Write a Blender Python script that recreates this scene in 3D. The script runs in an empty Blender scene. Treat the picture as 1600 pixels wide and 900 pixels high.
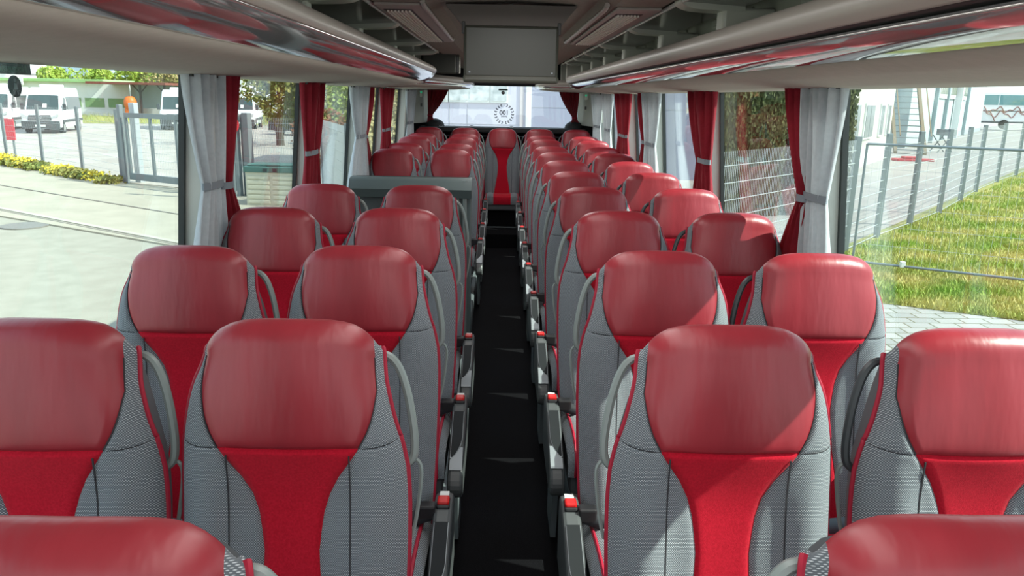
import bpy, bmesh, math, random
from mathutils import Vector, Matrix
random.seed(7)
S_ = bpy.context.scene
COL = S_.collection
PI = math.pi
# ------------------------------------------------------------------ camera
PITCH, YAW, ROLL = .2429, .0199, -.0195
CX, CZ = -.0376, 1.735
def cam_axes():
    def world(xx, uu, dd):
        c, s = math.cos(ROLL), math.sin(ROLL); x = c*xx + s*uu; u = -s*xx + c*uu
        c, s = math.cos(PITCH), math.sin(PITCH); y = c*dd + s*u; z = c*u - s*dd
        c, s = math.cos(YAW), math.sin(YAW)
        return Vector((c*x + s*y, -s*x + c*y, z))
    return world(1, 0, 0), world(0, 1, 0), world(0, 0, 1)
r_, u_, f_ = cam_axes()
cam = bpy.data.objects.new('camera', bpy.data.cameras.new('camera')); COL.objects.link(cam)
M = Matrix((r_, u_, -f_)).transposed().to_4x4(); M.translation = Vector((CX, 0, CZ)); cam.matrix_world = M
cam.data.sensor_width = 36; cam.data.lens = 1202/1600*36; cam.data.clip_start = .02; cam.data.clip_end = 600
S_.camera = cam
S_.view_settings.view_transform = 'Standard'; S_.view_settings.look = 'None'
S_.view_settings.gamma = 1; S_.view_settings.use_curve_mapping = False
S_.view_settings.exposure = 0.25
# ------------------------------------------------------------------ sky and lights
w = bpy.data.worlds.new('sky'); S_.world = w; w.use_nodes = True
nt = w.node_tree; bg = nt.nodes['Background']
tc = nt.nodes.new('ShaderNodeTexCoord'); sp = nt.nodes.new('ShaderNodeSeparateXYZ'); rp = nt.nodes.new('ShaderNodeValToRGB')
nt.links.new(tc.outputs['Generated'], sp.inputs[0]); nt.links.new(sp.outputs['Z'], rp.inputs[0]); nt.links.new(rp.outputs[0], bg.inputs[0])
rp.color_ramp.elements[0].position = 0; rp.color_ramp.elements[0].color = (.97, .98, 1, 1)
rp.color_ramp.elements[1].position = .7; rp.color_ramp.elements[1].color = (.60, .76, 1, 1)
bg.inputs[1].default_value = 1.7
SUN = Vector((1, -.25, .99)).normalized()
sl = bpy.data.lights.new('sun', 'SUN'); sl.energy = 8.0; sl.angle = .01; sl.color = (1, .95, .86)
so = bpy.data.objects.new('sun', sl); COL.objects.link(so); so.rotation_euler = SUN.to_track_quat('Z', 'Y').to_euler()
def area(name, loc, rot, sx, sy, e, col=(1, 1, 1)):
    l = bpy.data.lights.new(name, 'AREA'); l.shape = 'RECTANGLE'; l.size = sx; l.size_y = sy; l.energy = e; l.color = col
    o = bpy.data.objects.new(name, l); COL.objects.link(o); o.location = loc; o.rotation_euler = rot; return o
area('windscreen_fill_light', (0, -1.9, 1.35), (PI/2, 0, PI), 2.2, 1.3, 22, (.92, .96, 1))  # added fill lamp behind the camera, standing in for windscreen daylight
area('ceiling_fill_light', (0.05, .9, 2.09), (0, 0, 0), .45, 4.6, 22, (1, .98, .95))  # both ceiling lamps are added cabin fill; the coach's own lights are off
area('ceiling_fill_light', (0.05, 6.9, 2.09), (0, 0, 0), .45, 6.0, 28, (1, .98, .95))
# ------------------------------------------------------------------ material helpers
MATS = {}
def mat(name, col, rough=.6, metal=0, spec=.5, coat=0, sheen=0, emit=0):
    if name in MATS: return MATS[name]
    m = bpy.data.materials.new(name); m.use_nodes = True; b = m.node_tree.nodes['Principled BSDF']
    b.inputs['Base Color'].default_value = (*col, 1); b.inputs['Roughness'].default_value = rough
    b.inputs['Metallic'].default_value = metal; b.inputs['Specular IOR Level'].default_value = spec
    b.inputs['Coat Weight'].default_value = coat; b.inputs['Sheen Weight'].default_value = sheen
    if emit: b.inputs['Emission Color'].default_value = (*col, 1); b.inputs['Emission Strength'].default_value = emit
    MATS[name] = m; return m
def N(m, t, **k):
    n = m.node_tree.nodes.new(t)
    for a, v in k.items():
        if hasattr(n, a): setattr(n, a, v)
        else: n.inputs[a].default_value = v
    return n
def L(m, a, b): m.node_tree.links.new(a, b)
def noisy(name, c1, c2, scale, rough=.8, bump=0, bscale=None, detail=4, stretch=None, **k):
    m = mat(name, c1, rough, **k); b = m.node_tree.nodes['Principled BSDF']
    t = N(m, 'ShaderNodeTexCoord'); src = t.outputs['Object']
    if stretch:
        mp = N(m, 'ShaderNodeMapping'); mp.inputs['Scale'].default_value = stretch; L(m, src, mp.inputs[0]); src = mp.outputs[0]
    n = N(m, 'ShaderNodeTexNoise', Scale=scale, Detail=detail); L(m, src, n.inputs['Vector'])
    r = N(m, 'ShaderNodeValToRGB'); r.color_ramp.elements[0].position = .35; r.color_ramp.elements[1].position = .65
    r.color_ramp.elements[0].color = (*c1, 1); r.color_ramp.elements[1].color = (*c2, 1)
    L(m, n.outputs['Fac'], r.inputs[0]); L(m, r.outputs[0], b.inputs['Base Color'])
    if bump:
        n2 = N(m, 'ShaderNodeTexNoise', Scale=bscale or scale*4, Detail=3); L(m, src, n2.inputs['Vector'])
        bp = N(m, 'ShaderNodeBump', Strength=bump, Distance=.01); L(m, n2.outputs['Fac'], bp.inputs['Height']); L(m, bp.outputs[0], b.inputs['Normal'])
    return m
def weave(name, dark, light, k=1350):
    m = mat(name, dark, .9, spec=.2, sheen=.15); b = m.node_tree.nodes['Principled BSDF']
    t = N(m, 'ShaderNodeTexCoord'); s = N(m, 'ShaderNodeSeparateXYZ'); L(m, t.outputs['Object'], s.inputs[0])
    def mt(op, a, bb=None):
        n = N(m, 'ShaderNodeMath', operation=op)
        for i, v in enumerate((a, bb)):
            if v is None: continue
            if isinstance(v, (int, float)): n.inputs[i].default_value = v
            else: L(m, v, n.inputs[i])
        return n.outputs[0]
    yz = mt('ADD', s.outputs['Z'], mt('MULTIPLY', s.outputs['Y'], .6))
    row = mt('SINE', mt('MULTIPLY', yz, k*1.6))
    a = mt('SINE', mt('ADD', mt('MULTIPLY', s.outputs['X'], k), mt('MULTIPLY', mt('SIGN', mt('SINE', mt('MULTIPLY', yz, k*.8))), 1.57)))
    h = mt('MULTIPLY', mt('ADD', mt('MULTIPLY', row, .5), .5), mt('ADD', mt('MULTIPLY', a, .5), .5))
    r = N(m, 'ShaderNodeValToRGB'); r.color_ramp.elements[0].position = .25; r.color_ramp.elements[1].position = .8
    r.color_ramp.elements[0].color = (*dark, 1); r.color_ramp.elements[1].color = (*light, 1)
    L(m, h, r.inputs[0]); L(m, r.outputs[0], b.inputs['Base Color'])
    bp = N(m, 'ShaderNodeBump', Strength=.35, Distance=.002); L(m, h, bp.inputs['Height']); L(m, bp.outputs[0], b.inputs['Normal'])
    return m
LEATHER = noisy('red_leather', (.27, .018, .028), (.33, .024, .036), 6, .38, .38, 9, 5, (1.9, 1, .45), spec=.55)
def leather_fix():
    b = LEATHER.node_tree.nodes['Principled BSDF']; b.inputs['Coat Weight'].default_value = .06; b.inputs['Coat Roughness'].default_value = .35
leather_fix()
FABRIC = weave('grey_woven_fabric', (.10, .118, .135), (.56, .60, .63))
VELVET = noisy('red_velour', (.42, .004, .018), (.52, .007, .026), 220, .9, .25, 900, 3, spec=.15, sheen=.1)
PIPING = mat('red_piping', (.36, .006, .03), .6)
STITCH = mat('dark_stitch', (.03, .03, .035), .8)
SHELL = mat('seat_shell_plastic', (.10, .11, .12), .5)
GREYPL = mat('grey_green_plastic', (.22, .26, .25), .38)
CONS = mat('console_plastic', (.07, .078, .08), .42)
CONSD = mat('console_dark_inset', (.014, .017, .019), .7, spec=.25)
SILVER = mat('silver_lever', (.27, .30, .32), .4, .3)
BLACKP = mat('black_plastic', (.012, .012, .014), .5)
BELT = mat('belt_webbing', (.018, .02, .025), .7)
BELTL = mat('belt_webbing_grey', (.10, .13, .15), .6)
BUTTON = mat('buckle_red', (.55, .01, .01), .35)
WHITEL = mat('white_label', (.7, .72, .7), .5)
CARPET = noisy('black_carpet', (.0035, .0035, .0045), (.009, .009, .011), 260, .95, .6, 500, 2, spec=.1)
PODIUM = mat('podium_trim', (.16, .19, .20), .35)
HEADL = noisy('beige_headliner', (.43, .395, .345), (.46, .42, .37), 30, .85, .05, 300)
RACKM = mat('rack_lip_plastic', (.31, .285, .255), .38, spec=.5)
GLOSSM = mat('polished_rack_strip', (.52, .49, .48), .07, .75, coat=.5)
GROOVE = mat('dark_groove', (.03, .03, .03), .5)
BINB = mat('rack_back_panel', (.48, .49, .41), .5)
POSTM = mat('rack_post_plastic', (.54, .55, .48), .4)
FLAP = mat('dark_glossy_flap', (.06, .065, .06), .15)
RAILM = mat('bright_edge', (.75, .75, .73), .25)
CEILM = noisy('ceiling_fabric', (.25, .215, .185), (.28, .24, .205), 40, .9, .05, 300)
CEILP = mat('ceiling_plastic', (.36, .32, .295), .5)
MONM = mat('monitor_housing', (.045, .047, .037), .4)
TRIMB = mat('beige_trim', (.56, .57, .52), .45)
GASK = mat('dark_gasket', (.02, .025, .025), .5)
WALLG = mat('wall_grey', (.18, .19, .19), .7)
GREYC = noisy('grey_curtain_cloth', (.60, .64, .67), (.68, .72, .75), 60, .85, .1, 700, sheen=.2)
REDC = noisy('red_curtain_cloth', (.30, .006, .02), (.36, .01, .03), 60, .85, .1, 700, sheen=.2)
BAND = mat('curtain_band_grey', (.20, .23, .26), .7)
for mm, tcol in ((GREYC, (.62, .65, .67)), (REDC, (.35, .01, .02))):   # cloth lets some sun through
    t = mm.node_tree; b = t.nodes['Principled BSDF']; out = t.nodes['Material Output']
    tr = t.nodes.new('ShaderNodeBsdfTranslucent'); tr.inputs[0].default_value = (*tcol, 1)
    mx = t.nodes.new('ShaderNodeMixShader'); mx.inputs[0].default_value = .3
    t.links.new(b.outputs[0], mx.inputs[1]); t.links.new(tr.outputs[0], mx.inputs[2]); t.links.new(mx.outputs[0], out.inputs[0])
def glass(name, tint):
    m = bpy.data.materials.new(name); m.use_nodes = True; t = m.node_tree; t.nodes.clear()
    out = t.nodes.new('ShaderNodeOutputMaterial'); tr = t.nodes.new('ShaderNodeBsdfTransparent'); gl = t.nodes.new('ShaderNodeBsdfGlossy')
    gl.inputs['Roughness'].default_value = .0; tr.inputs[0].default_value = (*tint, 1)
    lw = t.nodes.new('ShaderNodeLayerWeight'); lw.inputs[0].default_value = .5
    pw = t.nodes.new('ShaderNodeMath'); pw.operation = 'POWER'; pw.inputs[1].default_value = 5; t.links.new(lw.outputs['Facing'], pw.inputs[0])
    ma = t.nodes.new('ShaderNodeMath'); ma.operation = 'MULTIPLY_ADD'; ma.inputs[1].default_value = .95; ma.inputs[2].default_value = .04; t.links.new(pw.outputs[0], ma.inputs[0])
    mx = t.nodes.new('ShaderNodeMixShader'); t.links.new(ma.outputs[0], mx.inputs[0]); t.links.new(tr.outputs[0], mx.inputs[1]); t.links.new(gl.outputs[0], mx.inputs[2])
    t.links.new(mx.outputs[0], out.inputs[0]); return m
GLASS = glass('tinted_glass', (.90, .96, .94))
# ------------------------------------------------------------------ mesh helpers
class MB:
    def __init__(s): s.v = []; s.f = []
    def add(s, vs, fs):
        n = len(s.v); s.v += [tuple(p) for p in vs]; s.f += [tuple(i+n for i in f) for f in fs]; return s
    def box(s, x0, x1, y0, y1, z0, z1, b=0):
        if b:
            bm = bmesh.new(); bmesh.ops.create_cube(bm, size=1)
            for v in bm.verts: v.co = Vector(((x0+x1)/2+v.co.x*(x1-x0), (y0+y1)/2+v.co.y*(y1-y0), (z0+z1)/2+v.co.z*(z1-z0)))
            bmesh.ops.bevel(bm, geom=bm.edges[:], offset=b, segments=2, affect='EDGES', profile=.5)
            bm.verts.index_update(); s.add([v.co for v in bm.verts], [[v.index for v in f.verts] for f in bm.faces]); bm.free(); return s
        return s.add([(x, y, z) for x in (x0, x1) for y in (y0, y1) for z in (z0, z1)],
                     [(0, 1, 3, 2), (4, 6, 7, 5), (0, 4, 5, 1), (2, 3, 7, 6), (0, 2, 6, 4), (1, 5, 7, 3)])
    def grid(s, rows, close=False):
        n = len(rows[0]); vs = [p for r in rows for p in r]; fs = []
        for i in range(len(rows)-1):
            for j in range(n if close else n-1):
                k = (j+1) % n; fs.append((i*n+j, i*n+k, (i+1)*n+k, (i+1)*n+j))
        return s.add(vs, fs)
    def tube(s, pts, r, n=8, flat=1.0, close=False):
        pts = [Vector(p) for p in pts]; rows = []; up = None
        for i, p in enumerate(pts):
            a = pts[i-1] if i else (pts[-1] if close else p); b = pts[i+1] if i < len(pts)-1 else (pts[0] if close else p)
            t = (b-a).normalized() if (b-a).length > 1e-9 else Vector((0, 0, 1))
            if up is None: up = t.orthogonal().normalized()
            up = (up - t*up.dot(t)); up = up.normalized() if up.length > 1e-6 else t.orthogonal().normalized()
            sd = t.cross(up); rr = r[i] if isinstance(r, (list, tuple)) else r
            rows.append([p + (up*math.cos(2*PI*k/n)*flat + sd*math.sin(2*PI*k/n))*rr for k in range(n)])
        if close: rows.append(rows[0])
        s.grid(rows, True)
        if not close:
            s.add(rows[0], [tuple(range(n))[::-1]]); s.add(rows[-1], [tuple(range(n))])
        return s
    def prism(s, poly, axis, a, b):
        """polygon in the two other axes, extruded from a to b along axis"""
        def P(p, t): q = list(p); q.insert(axis, t); return q
        n = len(poly); return s.add([P(p, a) for p in poly]+[P(p, b) for p in poly],
            [tuple(range(n))[::-1], tuple(range(n, 2*n))]+[(i, (i+1) % n, n+(i+1) % n, n+i) for i in range(n)])
    def disc(s, c, r, axis, t, n=24):
        poly = [(math.cos(2*PI*k/n)*r, math.sin(2*PI*k/n)*r) for k in range(n)]
        m = MB(); m.prism(poly, axis, -t/2, t/2); return s.add([Vector(p)+Vector(c) for p in m.v], m.f)
    def lean(s, sg):
        s.v = [(x+sg*((1.80-z)*.085-.02), y, z) for x, y, z in s.v]; return s
    def xf(s, Mx): s.v = [tuple(Mx @ Vector(p)) for p in s.v]; return s
    def build(s, name, m, parent=None, smooth=False, loc=None):
        me = bpy.data.meshes.new(name); me.from_pydata(s.v, [], s.f); me.materials.append(m)
        if smooth: me.polygons.foreach_set('use_smooth', [True]*len(me.polygons))
        me.validate(); bm = bmesh.new(); bm.from_mesh(me)
        bmesh.ops.remove_doubles(bm, verts=bm.verts, dist=1e-5); bmesh.ops.recalc_face_normals(bm, faces=bm.faces); bm.to_mesh(me); bm.free()
        if smooth:
            try: me.set_sharp_from_angle(angle=math.radians(42))
            except Exception: pass
        o = bpy.data.objects.new(name, me); COL.objects.link(o)
        if parent: o.parent = parent
        if loc: o.location = loc
        return o
def tag(o, label, cat, group=None):
    o['label'] = label; o['category'] = cat
    if group: o['group'] = group
    return o
def thing(name, label, cat, loc=(0, 0, 0), rz=0, group=None):
    o = bpy.data.objects.new(name, None); COL.objects.link(o); o.empty_display_size = .1
    o.location = loc; o.rotation_euler = (0, 0, rz); return tag(o, label, cat, group)
def struct(o): o['kind'] = 'structure'; return o
def copy_tree(o, parent=None):
    c = o.copy(); COL.objects.link(c); c.parent = parent
    for ch in list(o.children): copy_tree(ch, c)
    return c
def solid(o, t):
    m = o.modifiers.new('solid', 'SOLIDIFY'); m.thickness = t; m.offset = 0; return o
def lerpk(keys, z):
    if z <= keys[0][0]: return keys[0][1]
    for (a, p), (b, q) in zip(keys, keys[1:]):
        if z <= b:
            t = (z-a)/(b-a); return p+(q-p)*t
    return keys[-1][1]
def smoothk(keys, z): return (lerpk(keys, z-.012)+2*lerpk(keys, z)+lerpk(keys, z+.012))/4
def sst(t): t = max(0, min(1, t)); return t*t*(3-2*t)
# ================================================================== OUTDOOR GROUND
G = -.87
def flat(name, poly, z, m, th=.05):
    return struct(MB().prism(poly, 2, z-th, z).build(name, m))
ASPH = noisy('road_asphalt', (.28, .27, .215), (.32, .31, .25), 3, .9, .3, 60)
CONC = noisy('pavement_concrete', (.33, .31, .24), (.39, .36, .28), 1.2, .9, .25, 40)
GRAV = noisy('lot_gravel', (.34, .31, .27), (.43, .40, .35), .9, .95, .5, 25)
LOTR = noisy('paved_lot', (.30, .27, .25), (.36, .33, .30), .8, .9, .35, 14)
KERB = mat('kerb_stone', (.20, .19, .16), .9); KERBL = mat('kerb_light', (.42, .40, .33), .9)
EARTH = noisy('grassy_ground', (.17, .20, .035), (.30, .27, .08), .8, .95, .5, 20)
flat('floor_road', [(-60, -10), (14, -10), (14, 160), (-60, 160)], G-.03, ASPH)
flat('floor_pavement', [(-30, 35.0), (-30, 28.6), (-13.66, 17.35+.75), (-5.7, 12.66+.6), (-1.6, 10.4), (-1.6, 14.5), (-6.6, 20.1), (-10.7, 22.4), (-18.2, 29.0)], G, CONC)
flat('floor_gravel_lot', [(-120, 29), (-18.2, 29.1), (-10.7, 22.5), (-6.6, 20.2), (-1.6, 14.6), (-1.6, 120), (-120, 120)], G+.005, GRAV)
flat('floor_paved_lot', [(2.2, 9.0), (9, 17), (22, 32.4), (34, 46), (170, 150), (140, 200), (6, 160), (2.2, 14)], G, LOTR)
flat('floor_meadow', [(4.4, 10.35), (6.62, 9.15), (12, 6.4), (60, 8), (60, 60), (34, 46), (21.8, 32.4), (8.9, 17.0), (4.8, 12.2)], G+.01, EARTH)
def line_box(name, a, b, w_, z, h, m):
    a = Vector((*a, z)); b = Vector((*b, z)); d = (b-a).normalized(); n = Vector((-d.y, d.x, 0))*w_/2
    o = MB().prism([(a-n)[:2], (b-n)[:2], (b+n)[:2], (a+n)[:2]], 2, z, z+h).build(name, m, smooth=False); return struct(o)
line_box('trim_1', (-20, 25.7), (-3.5, 14.3), .05, G-.01, .025, KERB)
line_box('trim_2', (-26, 27.3), (-2.5, 11.3), .12, G-.03, .05, KERBL)
line_box('trim_3', (-26, 27.15), (-2.5, 11.15), .04, G-.03, .035, KERB)
# paver strip beside the bus, tiled brick
PAV = mat('grey_pavers', (.3, .3, .28), .9)
def paver_mat():
    m = PAV; b = m.node_tree.nodes['Principled BSDF']; t = N(m, 'ShaderNodeTexCoord')
    br = N(m, 'ShaderNodeTexBrick', Scale=1.0); br.inputs['Brick Width'].default_value = .32; br.inputs['Row Height'].default_value = .22
    br.inputs['Mortar Size'].default_value = .012; br.inputs['Color1'].default_value = (.36, .35, .32, 1); br.inputs['Color2'].default_value = (.27, .27, .25, 1); br.inputs['Mortar'].default_value = (.13, .13, .08, 1)
    L(m, t.outputs['Object'], br.inputs['Vector']); L(m, br.outputs[0], b.inputs['Base Color'])
paver_mat()
o = flat('floor_paver_strip', [(1.5, -6.0), (11.5, -6.0), (12.2, 6.3), (6.6, 9.15), (4.4, 10.35), (1.5, 10.35)], G+.004, PAV)
t = tag(MB().disc((-9.3, 15.05, G-.018), .42, 2, .03, 32).build('manhole_cover', noisy('manhole_iron', (.16, .16, .14), (.22, .21, .19), 30, .7, .4, 60)),
        'round manhole cover set in the pale road left of the bus', 'manhole cover')
# grass blades
def blades(name, polyfn, n, hmin, hmax, m, label):
    vs = []; fs = []; k = 0
    while k < n:
        p = polyfn()
        if p is None: continue
        x, y = p; h = random.uniform(hmin, hmax); a = random.uniform(0, 2*PI); wd = random.uniform(.008, .02)
        lx, ly = random.uniform(-.6, .6)*h, random.uniform(-.6, .6)*h
        i = len(vs); vs += [(x-wd*math.cos(a), y-wd*math.sin(a), G), (x+wd*math.cos(a), y+wd*math.sin(a), G), (x+lx, y+ly, G+h)]
        fs.append((i, i+1, i+2)); k += 1
    me = bpy.data.meshes.new(name); me.from_pydata(vs, [], fs); me.materials.append(m)
    o = bpy.data.objects.new(name, me); COL.objects.link(o); tag(o, label, 'grass'); o['kind'] = 'stuff'; return o
GRASS = noisy('grass_blades', (.20, .33, .02), (.58, .50, .17), 1.1, .7, 0, detail=6)
def meadow_pt():
    t = random.random()**1.7
    y0 = 7 + 34*t; x = random.uniform(4.5, 5+36*t+3)
    if x < 5.0+(y0-12)*.85 if y0 > 12 else x < 4.5: return None
    if y0 < 10.35-(x-4.4)*.55: return None
    return x, y0
blades('meadow_grass', meadow_pt, 110000, .05, .12, GRASS, 'green and straw coloured grass of the meadow on the right')
def verge_pt():
    u = random.random(); return -46+30*u+random.uniform(-2.5, 2.5), 66+random.uniform(-6, 6)+8*u
flat('floor_verge', [(-52, 58.5), (-30, 62), (-16, 74), (-4, 80), (-4, 100), (-60, 90)], G+.03, EARTH)
blades('verge_grass', lambda: (random.uniform(-50, -6), random.uniform(62, 78)), 12000, .2, .6, GRASS, 'strip of rough grass behind the parked vans')
# ------------------------------------------------------------------ foliage
def leafmat(name, c1, c2): 
    m = noisy(name, c1, c2, 1.5, .7, 0, detail=6); return m
def crown(name, c, r, n, ls, m, parent=None, seed=0, lobes=7):
    rnd = random.Random(seed); vs = []; fs = []
    lb = [(Vector((rnd.uniform(-.55, .55)*r[0], rnd.uniform(-.55, .55)*r[1], rnd.uniform(-.45, .5)*r[2])), rnd.uniform(.45, .7)) for _ in range(lobes)]
    for _ in range(n):
        q, sc = rnd.choice(lb); d = Vector((rnd.gauss(0, 1), rnd.gauss(0, 1), rnd.gauss(0, 1))).normalized()*rnd.uniform(.6, 1)**.5*sc
        p = Vector(c)+q+Vector((d.x*r[0], d.y*r[1], d.z*r[2]))
        a = Vector((rnd.gauss(0, 1), rnd.gauss(0, 1), rnd.gauss(0, 1))).normalized(); b = a.orthogonal().normalized()*ls*rnd.uniform(.5, 1.1); a = a*ls*rnd.uniform(.5, 1.1)
        i = len(vs); vs += [p-a, p+b*.6, p+a, p-b*.6]; fs.append((i, i+1, i+2, i+3))
    me = bpy.data.meshes.new(name); me.from_pydata([tuple(v) for v in vs], [], fs); me.materials.append(m)
    o = bpy.data.objects.new(name, me); COL.objects.link(o); o.parent = parent; return o
LF1 = leafmat('bright_leaves', (.20, .33, .03), (.38, .45, .07)); LF2 = leafmat('olive_leaves', (.12, .17, .03), (.30, .26, .06)); LF3 = leafmat('autumn_leaves', (.38, .26, .12), (.25, .25, .06))
LF4 = leafmat('hedge_leaves', (.035, .065, .012), (.10, .095, .025)); BARK = mat('bark', (.09, .07, .05), .9)
def tree(name, label, cat, x, y, z0, h, r, m, n=2600, ls=.16, seed=1, group=None, trunk=True):
    t = thing(name, label, cat, (x, y, z0), 0, group)
    crown('crown', (0, 0, h-r[2]), r, n, ls, m, t, seed)
    if trunk: MB().tube([(0, 0, 0), (.05, 0, h*.35), (0, .05, h*.7)], [.12+.02*h, .1, .05]).build('trunk', BARK, t, True)
    return t
bl = [(-52.3, 95, 4.75, 2.2, LF1, 'round yellow-green bush left of the blue gabled roof, above the shed'),
      (-46.8, 95, 4.8, 2.6, LF1, 'low yellow-green bush right of the blue gabled roof'),
      (-43.3, 96, 5.4, 2.8, LF1, 'tall yellow-green bush rising behind the green shed roof end'),
      (-40.0, 96, 5.2, 2.5, LF3, 'brown tinged bush above the red-brown carport roof'),
      (-37.0, 96, 5.0, 2.6, LF1, 'green bush nearest the first grey curtain, above the carport')]
for i, (x, y, h, r, m, lab) in enumerate(bl):
    tree('bush', lab, 'bush', x, y, G+.4, h, (r, 2, 1.9), m, 2200, .22, 20+i, 'bushes behind the shed')
tree('autumn_tree', 'tree with green and brown leaves between the two red curtains on the left', 'tree', -11.2, 40, G, 5.3, (2.6, 2.2, 1.7), leafmat('mixed_leaves', (.13, .20, .03), (.33, .24, .07)), 5200, .13, 5)
tree('tree', 'pale brown-leaved tree behind the rightmost parked van', 'tree', -18.0, 70, G, 5.6, (3, 2, 1.8), LF3, 2400, .2, 6)
tree('tree', 'leafy green tree seen just past the second left curtain', 'tree', -7.0, 29.5, G, 5.2, (1.9, 1.6, 2.1), LF2, 5000, .11, 7)
tree('tree', 'yellow-green tree seen through the third left window', 'tree', -4.6, 26, G, 4.2, (1.3, 1.3, 1.9), leafmat('lime_leaves', (.26, .36, .05), (.40, .42, .16)), 3500, .1, 8)
tree('tree', 'olive tree seen through the rearmost left window', 'tree', -5.4, 41, G, 5.0, (1.8, 1.8, 2.3), LF2, 3600, .14, 9)
tree('shrub', 'red-brown shrub behind the mesh fence on the left', 'shrub', -5.8, 24.5, G, 2.2, (1.0, .9, .9), leafmat('rust_leaves', (.22, .07, .025), (.32, .14, .06)), 2200, .07, 10)
tree('shrub', 'shrub with yellow leaves outside the rear window behind the red curtain', 'shrub', -2.75, 19, G, 4.4, (.75, .8, 2.2), leafmat('yellow_leaves', (.62, .55, .22), (.75, .68, .40)), 2600, .08, 11)
# thuja hedge blocks on the right
for i, (x, y, sx, lab) in enumerate([(5.75, 18.3, .78, 'tall dark green clipped hedge block left of the grey post outside'),
                                   (7.6, 18.6, .62, 'tall dark green clipped hedge block right of the grey post outside')]):
    t = thing('hedge', lab, 'hedge', (x, y, G), .1, 'clipped hedges right of the bus')
    rnd = random.Random(50+i); vs = []; fs = []
    for _ in range(9000):
        fx = rnd.uniform(-sx, sx); z = rnd.uniform(0, 4.2); yy = rnd.choice((-.42, -.42, .42))+rnd.uniform(-.09, .09)
        if rnd.random() < .25: fx = rnd.choice((-sx, sx))+rnd.uniform(-.06, .06); yy = rnd.uniform(-.4, .4)
        a = Vector((rnd.uniform(-.02, .02), rnd.uniform(-.03, .03), .09)); b = Vector((.03, rnd.uniform(-.03, .03), rnd.uniform(-.02, .02)))
        p = Vector((fx, yy, z)); k = len(vs); vs += [p-b, p-a*.3, p+b, p+a]; fs.append((k, k+1, k+2, k+3))
    MB().box(-sx*.93, sx*.93, -.38, .38, 0, 4.15).build('core', LF4, t)
    me = bpy.data.meshes.new('foliage'); me.from_pydata([tuple(v) for v in vs], [], fs); me.materials.append(LF4)
    o = bpy.data.objects.new('foliage', me); COL.objects.link(o); o.parent = t
GALV = mat('galvanised_steel', (.19, .225, .235), .5, .2); GALVL = mat('pale_galvanised_wire', (.50, .54, .55), .45, .2)
WHITEP = mat('white_paint', (.70, .73, .72), .5); GREYW = mat('grey_blue_wall', (.27, .32, .33), .7)
t = thing('porch_post', 'white and grey post wall between the two dark hedges outside', 'wall', (6.7, 19.2, G), .1)
MB().box(-.20, .20, -.1, .1, 0, 4.4).build('panel', GREYW, t); MB().box(-.31, -.2, -.13, .1, 0, 3.4, .01).build('downpipe', WHITEP, t)
MB().box(.2, .27, -.13, .1, 0, 4.4, .01).build('edge_trim', WHITEP, t); MB().box(-.4, .4, -.35, .2, -.0, .35).build('plinth', mat('sandstone', (.5, .48, .36), .9), t)
# ------------------------------------------------------------------ fences
def mesh_panel(a, b, z0, z1, parent, hs=.2, vsx=.05, r=.0028, m=GALVL, vr=None):
    a = Vector(a); b = Vector(b); d = b-a; n = int(d.length/vsx); mb = MB()
    z = z0
    def bar(p, q, rr):
        p = Vector(p); q = Vector(q); t = (q-p).normalized(); o1 = t.orthogonal().normalized()*rr; o2 = t.cross(o1)
        mb.add([p+o1, p+o2, p-o1, p-o2, q+o1, q+o2, q-o1, q-o2], [(0, 1, 5, 4), (1, 2, 6, 5), (2, 3, 7, 6), (3, 0, 4, 7)])
    k = 0
    while z <= z1+.001:
        for s in ((-.006, .006) if k % 1 == 0 else (0,)): bar((a.x, a.y+s, z), (b.x, b.y+s, z), r*1.3)
        z += hs; k += 1
    for i in range(n+1):
        p = a+d*i/n; bar((p.x, p.y, z0), (p.x, p.y, z1), vr or r)
    return mb.build('wire_mesh', m, parent)
def fence(name, pts, h, label, posts=True, pw=.06, vsx=.05, hs=.2, r=.0028, vr=None):
    t = thing(name, label, 'fence', (pts[0][0], pts[0][1], G))
    o = Vector((pts[0][0], pts[0][1]))
    for i, p in enumerate(pts):
        q = Vector(p)-o
        if posts: MB().box(q.x-pw/2, q.x+pw/2, q.y-pw/2, q.y+pw/2, 0, h+.06, .005).build('post', GALV, t)
        if i: mesh_panel(Vector(pts[i-1])-o, q, .06, h, t, hs, vsx, r, vr=(vr if vr and p[1] > 14 else None))
    return t
RF = [(2.55, 9.4), (4.6, 11.6), (6.2, 13.5), (7.56, 15.13), (9.1, 16.8), (10.9, 18.83), (12.93, 21.38), (14.9, 23.9), (17.6, 27.1), (20.2, 30.0), (22.8, 33.0), (25.4, 36.0), (28, 39.0), (30.6, 42)]
fence('mesh_fence', RF, 2.0, 'long grey mesh fence with flat posts along the meadow on the right', pw=.095, r=.0042, hs=.22, vr=.0013)
fence('mesh_fence', [(-23.4, 33.2), (-20.8, 31.1), (-18.23, 29.07), (-16.06, 27.57), (-13.55, 25.4), (-11.1, 22.9)], 2.0, 'grey mesh fence with posts behind the yellow flowers on the left', pw=.085, r=.003, vsx=.07, vr=.0018)
fence('mesh_fence', [(-6.6, 20.1), (-4.4, 19.3), (-3.0, 15.2), (-2.3, 12.6)], 2.0, 'grey mesh fence running from the gate behind the storage box', pw=.06, r=.004)
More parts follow.
